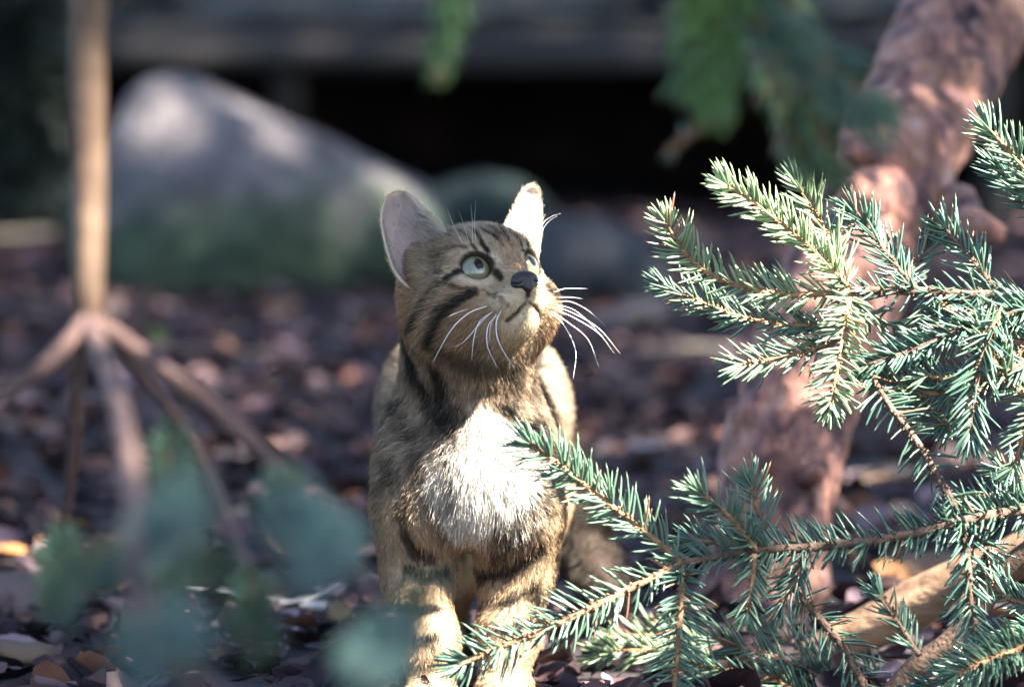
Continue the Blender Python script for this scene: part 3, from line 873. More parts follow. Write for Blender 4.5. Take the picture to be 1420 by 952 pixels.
def head_prims():
    L = []
    E = lambda c, r, k, ax=HAX: L.append(('e', hl(*c), A(r) * mm, k * mm, ax))
    Cp = lambda a, b, ra, rb, k: L.append(('c', hl(*a), hl(*b), ra * mm, rb * mm, k * mm))
    E((0, -8, 4), (34, 36, 27), 4)
    E((0, 4, 9), (28, 22, 19), 8)
    for s in (-1, 1):
        E((s * 24, -2, -15), (17, 21, 16), 10)
        E((s * 19, 12, -12), (12, 13, 11), 8)
        E((s * 17, 16.5, 14), (10, 7, 5.5), 6)
        E((s * 25, -13, 18), (9, 9, 10), 8)
    Cp((0, 16, 10), (0, 33, -9), 11.5, 6.5, 7)
    for s in (-1, 1):
        E((s * 8.2, 27.0, -19), (10.2, 10.5, 8), 5)
    E((0, 33, -13.5), (6.5, 5, 5), 4)
    E((0, 25.5, -27), (10, 9.5, 8), 4)
    Cp((0, -5, -22), (0, 18, -27), 15, 9, 8)
    return L

def body_prims():
    L = []
    E = lambda c, r, k: L.append(('e', c, A(r) * mm, k * mm, None))
    Cp = lambda a, b, ra, rb, k: L.append(('c', a, b, ra * mm, rb * mm, k * mm))
    Cp(hl(0, -14, -8), P(648, 600, 3.02), 30, 37, 18)
    E(P(647, 645, 3.02), (42, 60, 42), 22)
    E(P(657, 650, 2.985), (31, 32, 35), 16)
    E(P(572, 682, 3.00), (16, 34, 38), 18)
    E(P(722, 682, 3.00), (15, 34, 36), 18)
    E(P(655, 605, 3.13), (46, 105, 48), 25)
    E(P(657, 572, 3.225), (54, 62, 54), 25)
    return L

def leg_prims():
    L = []
    def chain(pts, rs, k=10):
        for a, b, ra, rb in zip(pts[:-1], pts[1:], rs[:-1], rs[1:]):
            L.append(('c', a, b, ra * mm, rb * mm, k * mm))
    chain([P(578, 715, 2.985), P(580, 800, 2.99), P(596, 890, 2.965), P(598, 965, 2.955)], [22, 15.5, 11.5, 10.5], 12)
    L.append(('e', P(597, 975, 2.945), A([14, 19, 10]) * mm, 8 * mm, None))
    chain([P(722, 715, 2.985), P(716, 790, 2.995), P(703, 880, 2.985), P(700, 945, 2.975)], [22, 17, 13, 11], 12)
    L.append(('e', P(699, 962, 2.965), A([14, 19, 10]) * mm, 8 * mm, None))
    for x in (612, 712):
        chain([P(x, 690, 3.21), P(x + (660 - x) * .1, 770, 3.17), P(x, 835, 3.235), P(x, 885, 3.225)], [33, 22, 12, 11], 12)
        L.append(('e', P(x, 892, 3.205), A([14, 24, 9]) * mm, 8 * mm, None))
    return L

def tail_prims():
    p, _ = resample([P(680, 560, 3.27), P(745, 590, 3.33), P(790, 660, 3.34), P(808, 730, 3.32), P(826, 790, 3.28), P(850, 815, 3.25)], 9)
    rs = [14, 13.5, 13, 12.5, 12.5, 12.5, 12, 11, 6]
    return [('c', p[i], p[i + 1], rs[i] * mm, rs[i + 1] * mm, 6 * mm) for i in range(8)]

def prim_d(p, q):
    return sd_ell(p, q[1], q[2], q[4]) if q[0] == 'e' else sd_cap(p, q[1], q[2], q[3], q[4])
def prim_k(q):
    return q[3] if q[0] == 'e' else q[5]
def prim_box(q):
    if q[0] == 'e':
        r = q[2].max() if q[4] is not None else q[2]
        return q[1] - r, q[1] + r
    return np.minimum(q[1] - q[3], q[2] - q[4]), np.maximum(q[1] + q[3], q[2] + q[4])
def group_d(p, prims):
    D = None
    for q in prims:
        d = prim_d(p, q)
        D = d if D is None else smin(D, d, prim_k(q))
    return D

HEADP, BODYP, LEGP, TAILP = head_prims(), body_prims(), leg_prims(), tail_prims()
EYE_C = {s: hl(s * 15.3, 15.0, 1.8) for s in (-1, 1)}
EYE_R = 10.6 * mm
def eye_axes(s):
    yaw, pit = rad(17) * s, rad(7)
    f = A([math.sin(yaw) * math.cos(pit), math.cos(yaw) * math.cos(pit), math.sin(pit)])
    r = A([math.cos(yaw), -math.sin(yaw), 0])
    u = np.cross(r, f)
    ca, sa = math.cos(rad(14) * s), math.sin(rad(14) * s)   # inner corner lower
    r, u = r * ca + u * sa, u * ca - r * sa
    return np.stack([r, f, u]) @ HAX                      # rows in world
EYE_AX = {s: eye_axes(s) for s in (-1, 1)}

def axis_grid(lo, hi, flo, fhi, fine, coarse):
    out = [lo]
    while out[-1] < hi:
        out.append(out[-1] + (fine if flo < out[-1] < fhi else coarse))
    return A(out)

# ears: cupped sheets whose outline was measured on the near ear, mirrored for the other
EB_I, EB_O, ETIP = A([16.0, 9, 29]), A([34.2, -3.2, 13.4]), A([45, 6.6, 52.5])
def ear_outline():
    """inner edge, outer edge (base to tip) in head millimetres, on the kitten's right (x negative)"""
    a, b, c = [hl(-q[0], q[1], q[2]) for q in (EB_I, EB_O, ETIP)]
    n = np.cross(b - a, c - a)
    def hit(px, py):
        d = P(px, py, 1.0) - C0
        t = ((a - C0) @ n) / (d @ n)
        return to_head(C0 + d * t)
    inn = A([hit(*q) for q in [(630, 345), (619, 318), (604, 303), (590, 288), (576, 274), (564, 266), (553, 263.5)]])
    out = A([hit(*q) for q in [(596, 412), (568, 400), (548, 380), (537, 352), (529, 318), (528, 296), (534, 276), (543, 267), (553, 263.5)]])
    return resample(inn, 26)[0], resample(out, 26)[0], hit(580, 348)
EAR_IN, EAR_OUT, EAR_C = ear_outline()

def build_body_surface():
    allp = HEADP + BODYP + LEGP + TAILP
    lo = np.min([prim_box(q)[0] for q in allp], 0) - .006
    hi = np.max([prim_box(q)[1] for q in allp], 0) + .006
    hlo = HO - .052; hhi = HO + .052
    xs = axis_grid(lo[0], hi[0], hlo[0], hhi[0], .0012, .0022)
    ys = axis_grid(lo[1], hi[1], hlo[1], hhi[1], .0012, .0030)
    zs = axis_grid(lo[2], hi[2], hlo[2], hhi[2], .0012, .0024)
    F = np.full((len(xs), len(ys), len(zs)), .03, np.float32)
    for q in allp:
        a, b = prim_box(q)
        m = .03
        i0, i1 = np.searchsorted(xs, a[0] - m), np.searchsorted(xs, b[0] + m)
        j0, j1 = np.searchsorted(ys, a[1] - m), np.searchsorted(ys, b[1] + m)
        k0, k1 = np.searchsorted(zs, a[2] - m), np.searchsorted(zs, b[2] + m)
        G = np.stack(np.meshgrid(xs[i0:i1], ys[j0:j1], zs[k0:k1], indexing='ij'), -1)
        F[i0:i1, j0:j1, k0:k1] = smin(F[i0:i1, j0:j1, k0:k1], prim_d(G, q), prim_k(q))
    # eyes: lids bulge round the ball, then the opening is cut; mouth line is pressed in
    i0, i1 = np.searchsorted(xs, hlo[0]), np.searchsorted(xs, hhi[0])
    j0, j1 = np.searchsorted(ys, hlo[1]), np.searchsorted(ys, hhi[1])
    k0, k1 = np.searchsorted(zs, hlo[2]), np.searchsorted(zs, hhi[2])
    G = np.stack(np.meshgrid(xs[i0:i1], ys[j0:j1], zs[k0:k1], indexing='ij'), -1)
    S = F[i0:i1, j0:j1, k0:k1].astype(float)
    for s in (-1, 1):
        lid = np.linalg.norm(G - EYE_C[s], axis=-1) - (EYE_R + .0012)
        S = smin(S, lid, .003)
    for s in (-1, 1):
        ax = EYE_AX[s]
        cut = sd_ell(G, EYE_C[s] + ax[1] * .0105, A([7.7, 9, 6.5]) * mm, ax)
        S = -smin(-S, cut, .0015)
    for s in (-1, 1):                                     # hollow in front of each ear cup
        m_ = EAR_C * A([-s, 1, 1]) + A([s * 2.0, 5.5, 0])
        S = -smin(-S, sd_ell(G, hl(*m_), A([11.5, 12, 16]) * mm, HAX), .003)
    for pts in MOUTH_SEGS:
        for a, b in zip(pts[:-1], pts[1:]):
            S = -smin(-S, sd_cap(G, hl(*a), hl(*b), .0009, .0009), .001)
    F[i0:i1, j0:j1, k0:k1] = S
    return surface_nets(F.astype(np.float64), xs, ys, zs)

MOUTH_SEGS = [[(0, 36.5, -17), (0, 37, -18.5), (0, 36.5, -20.5)]] + [[(0, 36.5, -20.5), (s * 4.5, 35, -23.6), (s * 8.5, 31.5, -26.8), (s * 10.5, 28, -28.6)] for s in (-1, 1)]

BV, BQ = build_body_surface()
body_tris = np.vstack([BQ[:, [0, 1, 2]], BQ[:, [0, 2, 3]]])

def ear_mesh(s):
    """returns V, quads, and (u, v, front flag) per vertex, world coordinates"""
    nu, nv = 21, 26
    u = np.linspace(0, 1, nu)
    v = np.linspace(0, 1, nv)
    inn = EAR_IN * A([-s, 1, 1]); out = EAR_OUT * A([-s, 1, 1])
    base = inn[:, None, :] * (1 - u)[None, :, None] + out[:, None, :] * u[None, :, None]      # (nv,nu,3)
    wid = np.linalg.norm(out - inn, axis=1)
    prof = (np.sin(np.pi * u) ** .8)
    depth = (wid * .36)[:, None] * prof[None, :] * (1 - .35 * v)[:, None]
    back = unit(A([-.25 * s, -1, .12]))
    front = base + back * depth[..., None]
    th = (1.5 * (np.sin(np.pi * u) ** .5))[None, :] * np.clip((1 - v) * 6, 0, 1)[:, None]
    bk = front + back * (th + .25)[..., None]
    V = np.vstack([front.reshape(-1, 3), bk.reshape(-1, 3)])
    idx = np.arange(nu * nv).reshape(nv, nu)
    q = np.stack([idx[:-1, :-1], idx[:-1, 1:], idx[1:, 1:], idx[1:, :-1]], -1).reshape(-1, 4)
    n = nu * nv
    rim = []
    edge = list(idx[:, 0]) + list(idx[-1, 1:]) + list(idx[::-1, -1][1:]) + list(idx[0, ::-1][1:])
    for a_, b_ in zip(edge, edge[1:]):
        rim.append((a_, b_, b_ + n, a_ + n))
    Q = np.vstack([q[:, ::-1], q + n, A(rim)])
    if s > 0: Q = Q[:, ::-1]
    U, W = np.meshgrid(v, u, indexing='ij')
    uv = np.stack([np.tile(W.ravel(), 2), np.tile(U.ravel(), 2), np.repeat([1., 0.], n)], 1)
    return HO + (V * mm) @ HAX, Q, uv

ears = [ear_mesh(s) for s in (-1, 1)]

# vertex normals of the body surface
def vnormals(V, T):
    fn = np.cross(V[T[:, 1]] - V[T[:, 0]], V[T[:, 2]] - V[T[:, 0]])
    N = np.zeros_like(V)
    for k in range(3):
        np.add.at(N, T[:, k], fn)
    return unit(N)
BN = vnormals(BV, body_tris)

bvh = BVHTree.FromPolygons([tuple(v) for v in BV], [tuple(q) for q in BQ])
def cast(px, py):
    """where the sight line through a photograph point meets the kitten's surface"""
    d = Vector(P(px, py, 1.0) - C0).normalized()
    h = bvh.ray_cast(Vector(C0), d)
    return None if h[0] is None else A(h[0])
def stroke(pts):
    r = [cast(*q) for q in pts]
    return A([q for q in r if q is not None])

# markings: (list of surface points, half width mm, strength); face marks are mirrored in the head's own frame
FACE_MARKS, BODY_MARKS, PALE = [], [], []
def face(pts, w, s=1.0):
    q = stroke(pts)
    if len(q) < 2: return
    h = to_head(q)
    for m in (1, -1):
        FACE_MARKS.append((h * A([m, 1, 1]), w * 1.15, min(1, s * 1.1)))
face([(640, 374), (622, 384), (606, 400), (594, 424), (580, 444), (571, 458)], 2.0)
face([(657, 404), (637, 414), (620, 430), (608, 452), (599, 470)], 2.7)
face([(624, 394), (640, 400), (660, 399)], 1.1, .75)
face([(612, 352), (628, 343), (645, 342)], 1.1, .75)
face([(661, 322), (668, 336), (677, 350)], 1.3, .95)
face([(644, 322), (654, 338), (660, 346)], 1.2, .75)
face([(672, 320), (684, 326), (692, 334)], .9, .95)
face([(684, 318), (692, 328), (697, 340)], 1.0, .6)
face([(600, 345), (608, 360), (612, 378)], 1.3, .5)
face([(688, 378), (694, 384)], 2.0, .9)
face([(600, 470), (628, 486), (660, 494)], 3.2, .75)  # dark jaw band: stripe with the chin's shade painted in
face([(585, 400), (578, 420), (572, 440)], 1.6, .5)
for k in range(4):
    face([(672 + k * 6, 402 + k * 5), (690 + k * 5, 407 + k * 5)], .7, .55)
def body(pts, w, s=1.0):
    q = stroke(pts)
    if len(q) > 1: BODY_MARKS.append((q, w * 1.6, min(1, s * 1.35)))
body([(600, 480), (650, 498), (700, 500), (745, 485), (765, 462)], 4.5, .75)  # collar under the chin: stripes and cast shade painted together
body([(566, 470), (580, 520), (604, 566), (626, 598)], 4.2, .85)
body([(602, 500), (614, 546), (640, 580)], 3.2, .7)
body([(746, 500), (744, 545), (738, 590), (728, 612)], 3.6, .8)
body([(548, 500), (556, 560), (575, 620), (590, 650)], 2.6, .6)
body([(532, 560), (545, 640), (566, 700)], 2.6, .55)
body([(540, 640), (556, 720), (575, 770)], 2.4, .6)
body([(575, 640), (595, 700), (615, 745)], 2.6, .4)
body([(690, 738), (722, 708), (752, 680)], 2.4, .9)
body([(684, 770), (722, 742), (762, 700)], 2.3, .85)
body([(668, 796), (705, 790), (748, 762)], 3.6, 1.0)
body([(668, 838), (700, 836), (740, 815)], 2.2, 1.0)
body([(668, 872), (700, 874), (735, 860)], 2.0, 1.0)
body([(566, 790), (590, 800), (618, 792)], 2.6, .8)
body([(560, 838), (582, 848), (602, 842)], 2.6, 1.0)
body([(566, 880), (584, 890), (600, 884)], 2.4, 1.0)
body([(570, 920), (590, 926), (606, 920)], 2.2, .6)
body([(600, 770), (640, 772), (665, 790)], 2.6, .6)
body([(600, 600), (618, 640), (628, 680)], 2.0, .5)
body([(560, 740), (580, 765), (600, 775)], 2.4, .7)
body([(690, 560), (712, 580), (722, 610)], 2.2, .5)
body([(775, 470), (790, 520), (785, 580)], 2.4, .45)
body([(764, 560), (775, 600), (778, 650)], 2.6, .5)
def pale(px, py, r, s): 
    q = cast(px, py)
    if q is not None: PALE.append((q, r, s))
pale(668, 655, 26, 1.0); pale(650, 690, 22, .9); pale(690, 700, 22, .8); pale(672, 590, 10, .9); pale(640, 725, 11, .7); pale(700, 640, 20, .9)

def seg_dist(p, poly):
    D = np.full(len(p), 1e9)
    for a, b in zip(poly[:-1], poly[1:]):
        ab = b - a
        t = np.clip(((p - a) @ ab) / max(ab @ ab, 1e-12), 0, 1)
        D = np.minimum(D, np.linalg.norm(p - a - t[:, None] * ab, axis=1))
    return D

C_DARK = A([.022, .017, .013])
def coat(p):
    """coat colour at points on the kitten's skin (linear rgb), with region weights"""
    h = to_head(p)
    dh = group_d(p, HEADP); db = group_d(p, BODYP); dl = group_d(p, LEGP); dt = group_d(p, TAILP)
    wh = smooth(-.010, .010, np.minimum(np.minimum(db, dl), dt) - dh)
    wl = smooth(-.012, .012, db - dl) * (1 - wh)
    wt = smooth(-.004, .004, np.minimum(np.minimum(db, dl), dh) - dt)
    n1 = fnoise(p, 140, 1, 3)[:, None]
    n2 = fnoise(p, 420, 5, 2)[:, None]
    base = A([.24, .185, .140]) * (1 - n1) + A([.46, .385, .31]) * n1
    # grizzled flank bands
    q = p * A([1, 1, .35])
    band = smooth(.54, .68, fnoise(q, 75, 11, 2))[:, None]
    base = base * (1 - .6 * band * (1 - wh)[:, None])
    back = smooth(3.03, 3.12, p[:, 1])[:, None]
    base = base * (1 - back) + (base * .6 + A([.30, .27, .22]) * .4) * back
    # head: warm cheeks, greyer brow, cream muzzle and chin
    hx, hy, hz = np.abs(h[:, 0]), h[:, 1], h[:, 2]
    hc = A([.33, .255, .185]) * (1 - n1) + A([.48, .40, .31]) * n1
    warm = smooth(14, 30, hx) * smooth(4, -12, hz)
    hc = hc * (1 - .42 * warm[:, None]) + A([.42, .24, .12]) * .42 * warm[:, None]
    bridge = np.exp(-(hx / 6) ** 2) * smooth(16, 26, hy) * smooth(-14, -6, hz)
    hc = hc * (1 - .6 * bridge[:, None]) + A([.34, .20, .12]) * .6 * bridge[:, None]
    brow = smooth(12, 22, hz) * np.exp(-((hx - 3) / 8) ** 2)
    hc = hc * (1 - .4 * brow[:, None]) + A([.46, .42, .36]) * .4 * brow[:, None]
    chin = smooth(-21, -27, hz) * smooth(6, 22, hy) * smooth(24, 12, hx)
    muz = smooth(20, 29, hy) * smooth(-13, -20, hz) * .55
    ck = np.maximum(chin, muz)[:, None]
    hc = hc * (1 - ck) + A([.62, .53, .41]) * ck
    for s in (-1, 1):
        e = (p - EYE_C[s]) @ EYE_AX[s].T * 1000
        er = np.hypot(e[:, 0] / 7.8, e[:, 2] / 6.6)
        ring = np.exp(-((er - 1.42) / .20) ** 2) * (e[:, 1] > 2)
        low = ring * smooth(1, -4, e[:, 2])
        innr = ring * smooth(0, 4, e[:, 2]) * smooth(2, -5, e[:, 0] * s)
        lt = np.maximum(low * .8, innr * .9)[:, None]
        hc = hc * (1 - lt) + A([.60, .53, .44]) * lt
    ob_ = smooth(29, 34, hx) * smooth(-2, -10, hy) * smooth(14, 6, hz) * smooth(-26, -14, hz)
    hc = hc * (1 - .65 * ob_[:, None]) + A([.46, .23, .09]) * .65 * ob_[:, None]
    c = base * (1 - wh)[:, None] + hc * wh[:, None]
    # legs
    lc = A([.48, .36, .235]) * (.8 + .4 * n1)
    c = c * (1 - .6 * wl[:, None]) + lc * .6 * wl[:, None]
    tl = smooth(.11, .07, p[:, 2])
    tc = A([.26, .20, .13]) * (1 - tl)[:, None] + A([.05, .04, .035]) * tl[:, None]
    c = c * (1 - wt)[:, None] + tc * wt[:, None]
    pn = fnoise(p * A([1, 1, .6]), 95, 31, 2)
    for pt, r, s in PALE:
        w = (s * smooth(r * 1.35, r * .45, np.linalg.norm(p - pt, axis=1) * 1000 + (n2[:, 0] - .5) * 9) * (.62 + .38 * smooth(.36, .56, pn)))[:, None]
        c = c * (1 - w) + A([.755, .80, .83]) * w
    dark = np.zeros(len(p))
    jit = (n2[:, 0] - .5) * 1.7
    for pts, w, s in BODY_MARKS:
        d = seg_dist(p, pts) * 1000 + jit * 1.6
        dark = np.maximum(dark, s * smooth(w * 1.25, w * .45, d) * (1 - wh))
    for pts, w, s in FACE_MARKS:
        d = seg_dist(h, pts) + jit * 1.1
        dark = np.maximum(dark, s * smooth(w * 1.35, w * .5, d) * wh)
    for s in (-1, 1):
        e = (p - EYE_C[s]) @ EYE_AX[s].T * 1000
        er = np.hypot(e[:, 0] / 7.8, e[:, 2] / 6.6)
        top = 1 + .16 * smooth(-3, 4, e[:, 2])
        dark = np.maximum(dark, smooth(top * 1.16, top * 1.0, er) * (e[:, 1] > 1) * .97)
        tear = A([-s * 9.6, 0, -2.2])
        dark = np.maximum(dark, .95 * smooth(3.2, 1.2, np.hypot(e[:, 0] - tear[0], (e[:, 2] - tear[2]) * 1.3)) * (e[:, 1] > 0))
    for seg in MOUTH_SEGS:
        dark = np.maximum(dark, .93 * smooth(1.7, .8, seg_dist(h, A(seg, float))))
    c = c * A([1.06, .97, .86])
    c = c * (1 - dark[:, None]) + C_DARK * dark[:, None]
    return c, wh, wl, wt, h

def ear_color(uv, s):
    u, v, fr = uv[:, 0], uv[:, 1], uv[:, 2]
    edge = np.minimum(np.minimum(u, 1 - u) * 2.2, (1 - v) * 1.4)
    rim = smooth(.19, .08, edge)[:, None]
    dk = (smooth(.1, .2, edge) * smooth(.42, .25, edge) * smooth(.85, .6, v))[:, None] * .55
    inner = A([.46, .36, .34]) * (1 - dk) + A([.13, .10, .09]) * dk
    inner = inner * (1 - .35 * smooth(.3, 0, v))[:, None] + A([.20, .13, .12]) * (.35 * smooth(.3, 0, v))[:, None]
    inner = inner * (1 - rim) + A([.82, .72, .57]) * rim  # cream rim, brightened to paint in its backlit edge
    outer = A([.36, .19, .08]) * (1 - smooth(.2, .7, v))[:, None] + A([.16, .12, .09]) * smooth(.2, .7, v)[:, None]
    outer = outer * (1 - rim) + A([.70, .58, .42]) * rim
    return inner * fr[:, None] + outer * (1 - fr)[:, None]

kitten = empty('kitten', (float(P(650, 980, 3.05)[0]), float(P(650, 980, 3.05)[1]), 0))
tag(kitten, 'striped brown tabby kitten standing in the litter and looking up', 'cat')
bc, *_ = coat(BV)
Vall, Qall, Call = [BV], [BQ], [bc]
n0 = len(BV)
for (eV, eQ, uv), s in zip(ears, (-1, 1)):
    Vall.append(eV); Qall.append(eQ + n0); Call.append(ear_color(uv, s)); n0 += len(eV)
M['skin'] = mat_attr('kitten_skin', rough=.8, spec=.15, transl=.22)
M['fur'] = mat_attr('kitten_fur', rough=.6, spec=.25, transl=.28)
body_o = keep(link('body', mesh_np('body', np.vstack(Vall), np.vstack(Qall), np.vstack(Call)), M['skin']), kitten)

# fur -----------------------------------------------------------------
def sample_tris(V, T, dens, r):
    a = np.linalg.norm(np.cross(V[T[:, 1]] - V[T[:, 0]], V[T[:, 2]] - V[T[:, 0]]), axis=1) / 2
    w = a * dens
    n = int(w.sum())
    f = r.choice(len(T), n, p=w / w.sum())
    b = r.random((n, 2)); sw = b.sum(1) > 1; b[sw] = 1 - b[sw]
    bc_ = np.stack([1 - b.sum(1), b[:, 0], b[:, 1]], 1)
    return f, bc_

def make_fur():
    r = np.random.default_rng(99)
    T = body_tris
    cen = BV[T].mean(1)
    fn = unit(np.cross(BV[T[:, 1]] - BV[T[:, 0]], BV[T[:, 2]] - BV[T[:, 0]]))
    hc = to_head(cen)
    headish = smooth(62, 48, np.linalg.norm(hc * A([1, .9, 1]), axis=1))
    dens = 900000 + 1500000 * headish
    dens = np.where((fn[:, 1] > .35) & (headish < .5), dens * .25, dens)       # rear-facing fur is thinner
    dens = np.where(cen[:, 1] > 3.10, dens * .55, dens)
    f, b = sample_tris(BV, T, dens, r)
    pos = (BV[T[f]] * b[..., None]).sum(1)
    nor = unit((BN[T[f]] * b[..., None]).sum(1))
    c, wh, wl, wt, h = coat(pos)
    N = len(pos)
    # which way the coat lies
    flow_b = np.tile(A([0, .35, -1.0]), (N, 1))
    side_ = (pos[:, 0] - P(655, 650, 3.0)[0])
    flow_b[:, 0] = np.clip(side_ * 9, -.5, .5)
    bk = smooth(3.03, 3.10, pos[:, 1])[:, None]
    flow_b = flow_b * (1 - bk) + A([0, 1, -.55]) * bk
    nose = hl(0, 36, -6)
    flow_h = unit(pos - nose) + unit((hl(0, -30, 0) - nose)) * .5
    chinw = (smooth(-20, -28, h[:, 2]) * smooth(-10, 10, h[:, 1]))[:, None]
    flow_h = flow_h * (1 - chinw) + (unit(pos - hl(0, 34, -20)) + A([0, .2, -.6])) * chinw
    flow = flow_b * (1 - wh)[:, None] + unit(flow_h) * wh[:, None]
    flow = flow * (1 - wl)[:, None] + A([0, 0, -1.0]) * wl[:, None]
    flow = flow * (1 - wt)[:, None] + A([.45, 0, -.9]) * wt[:, None]
    flow = unit(flow + (vnoise(pos, 90, 3)[:, None] - .5) * np.cross(nor, flow) * .9)
    tan = unit(flow - nor * (flow * nor).sum(1)[:, None])
    # length
    hd = np.linalg.norm(pos - nose, axis=1) * 1000
    lh = 2.0 + 4.4 * smooth(12, 50, hd) + 3.5 * smooth(20, 34, np.abs(h[:, 0])) * smooth(0, -15, h[:, 2])
    chest = np.zeros(N)
    for pt, rr_, s in PALE:
        chest = np.maximum(chest, smooth(rr_ * 1.7, rr_ * .5, np.linalg.norm(pos - pt, axis=1) * 1000))
    lb = 9.5 + 6.5 * chest
    ll = 6.5
    ln = (lh * wh + lb * (1 - wh)) * (1 - wl) + (ll + 6 * chest) * wl
    ln = ln * (1 - wt) + 13 * wt
    ln = ln * r.uniform(.65, 1.2, N) * mm
    lift = (.40 * wh + .42 * (1 - wh) + .20 * chest) * r.uniform(.6, 1.5, N)
    d = unit(tan + nor * lift[:, None] + r.normal(size=(N, 3)) * (.10 + .14 * chest)[:, None])
    # keep the lids, tear line, mouth and nose clear
    clear = np.zeros(N, bool)
    for s in (-1, 1):
        e = (pos - EYE_C[s]) @ EYE_AX[s].T * 1000
        er = np.hypot(e[:, 0] / 7.8, e[:, 2] / 6.6)
        clear |= (er < 1.12) & (e[:, 1] > 0)
        near = (er < 2.0) & (e[:, 1] > 0)
        ln = np.where(near, np.minimum(ln, (.9 + 2.4 * np.clip(er - 1, 0, 1.2)) * mm), ln)
    for seg in MOUTH_SEGS:
        ds = seg_dist(h, A(seg, float))
        clear |= ds < .9
        ln = np.where(ds < 4, np.minimum(ln, (1.0 + .5 * ds) * mm), ln)
    dn = np.hypot(h[:, 0] / 7.2, (h[:, 2] + 10.5) / 5.5)
    clear |= (dn < .95) & (h[:, 1] > 30)
    ln = np.where((dn < 1.8) & (h[:, 1] > 28), np.minimum(ln, 1.6 * mm), ln)
    # clumps
    m = ~clear
    pos, nor, d, ln, c, chest, wh, tan = pos[m], nor[m], d[m], ln[m], c[m], chest[m], wh[m], tan[m]
    N = len(pos)
    ci = r.choice(N, N // 11, replace=False)
    kd = KDTree(len(ci))
    for k, i in enumerate(ci): kd.insert(Vector(pos[i]), k)
    kd.balance()
    nb = A([ci[kd.find(Vector(p))[1]] for p in pos])
    tips = pos + d * ln[:, None]
    ctip = tips[nb]
    cl = ((.18 + .28 * chest + .12 * (1 - wh)) * r.uniform(.3, 1.1, N))[:, None]
    far = np.linalg.norm(ctip - tips, axis=1) > .012
    cl[far] = 0
    tips = tips * (1 - cl) + ctip * cl
    bendv = -nor * (ln * (.10 + .08 * chest))[:, None]
    mid = pos * .5 + tips * .5 + nor * (ln * .10)[:, None]
    root = pos - nor * .0006
    tips = tips + bendv
    pts = np.stack([root, mid, tips], 1)
    rad_ = (.000070 + .000025 * (1 - wh) + .00001 * chest) * r.uniform(.8, 1.25, N)
    rr = rad_[:, None] * A([1.0, .95])[None]
    g = np.exp(r.normal(-.03, .33, N))[:, None]
    c = c * g
    lt = (r.random(N) < .16)[:, None]
    c = np.where(lt, c * .72 + A([.42, .36, .28]) * .28, c)
    cols = np.stack([c * .75, c * 1.0, c * 1.2], 1)
    V, F, Cc = strands(pts, rr, 3, np.clip(cols, 0, .85))
    o = link('fur', mesh_np('fur', V, F, Cc), M['fur'], body_o)
    o['kind'] = 'stuff'
    print('FUR', N, 'strands', len(F), 'tris')

def make_ear_fur():
    r = np.random.default_rng(5)
    for (eV, eQ, uv), s in zip(ears, (-1, 1)):
        T = np.vstack([eQ[:, [0, 1, 2]], eQ[:, [0, 2, 3]]])
        N_ = vnormals(eV, T)
        f, b = sample_tris(eV, T, np.full(len(T), 1500000.), r)
        pos = (eV[T[f]] * b[..., None]).sum(1)
        nor = unit((N_[T[f]] * b[..., None]).sum(1))
        w = (uv[T[f]] * b[..., None]).sum(1)
        c = ear_color(w, s)
        up = HU + HR * .5 * s
        tan = unit(up - nor * (nor @ up)[:, None])
        edge = np.minimum(np.minimum(w[:, 0], 1 - w[:, 0]) * 2.2, (1 - w[:, 1]) * 1.4)
        ln = np.where(w[:, 2] > .5, 1.6, 2.4) + 1.3 * smooth(.12, 0, edge)
        ln = ln * r.uniform(.6, 1.2, len(pos)) * mm
        d = unit(tan + nor * .35 + r.normal(size=pos.shape) * .2)
        pts = np.stack([pos, pos + d * (ln * .55)[:, None], pos + d * ln[:, None]], 1)
        rr = np.full((len(pos), 2), .00006) * A([1, .8])
        c = c * r.uniform(.75, 1.25, len(pos))[:, None]
        V, F, Cc = strands(pts, rr, 3, np.stack([c, c, c * 1.1], 1))
        # long wisps from the inner edge
        m = 420
        vv = r.uniform(.0, .62, m) ** 1.2; uu = r.uniform(.02, .34, m)
        i = (vv * 25).astype(int); j = (uu * 20).astype(int)
        p0 = eV[:21 * 26].reshape(26, 21, 3)[i, j]
        dirw = unit(HR * s * 1.0 + HU * .30 + HF * .45 + r.normal(size=(m, 3)) * .28)
        L = r.uniform(5, 14, m)[:, None] * mm
        pts = np.stack([p0, p0 + dirw * L * .4 + HF * .0012, p0 + dirw * L * .75 + HF * .001 + HU * L * .06, p0 + dirw * L + HU * L * .16], 1)
        wc = np.tile(A([.70, .65, .61]), (m, 4, 1)) * r.uniform(.6, 1.1, m)[:, None, None]
        v2, f2, c2 = strands(pts, np.full((m, 3), .00009) * A([1, .9, .6]), 3, wc)
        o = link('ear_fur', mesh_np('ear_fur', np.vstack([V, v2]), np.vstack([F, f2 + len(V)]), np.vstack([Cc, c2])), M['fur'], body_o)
        o['kind'] = 'stuff'
make_fur()
make_ear_fur()

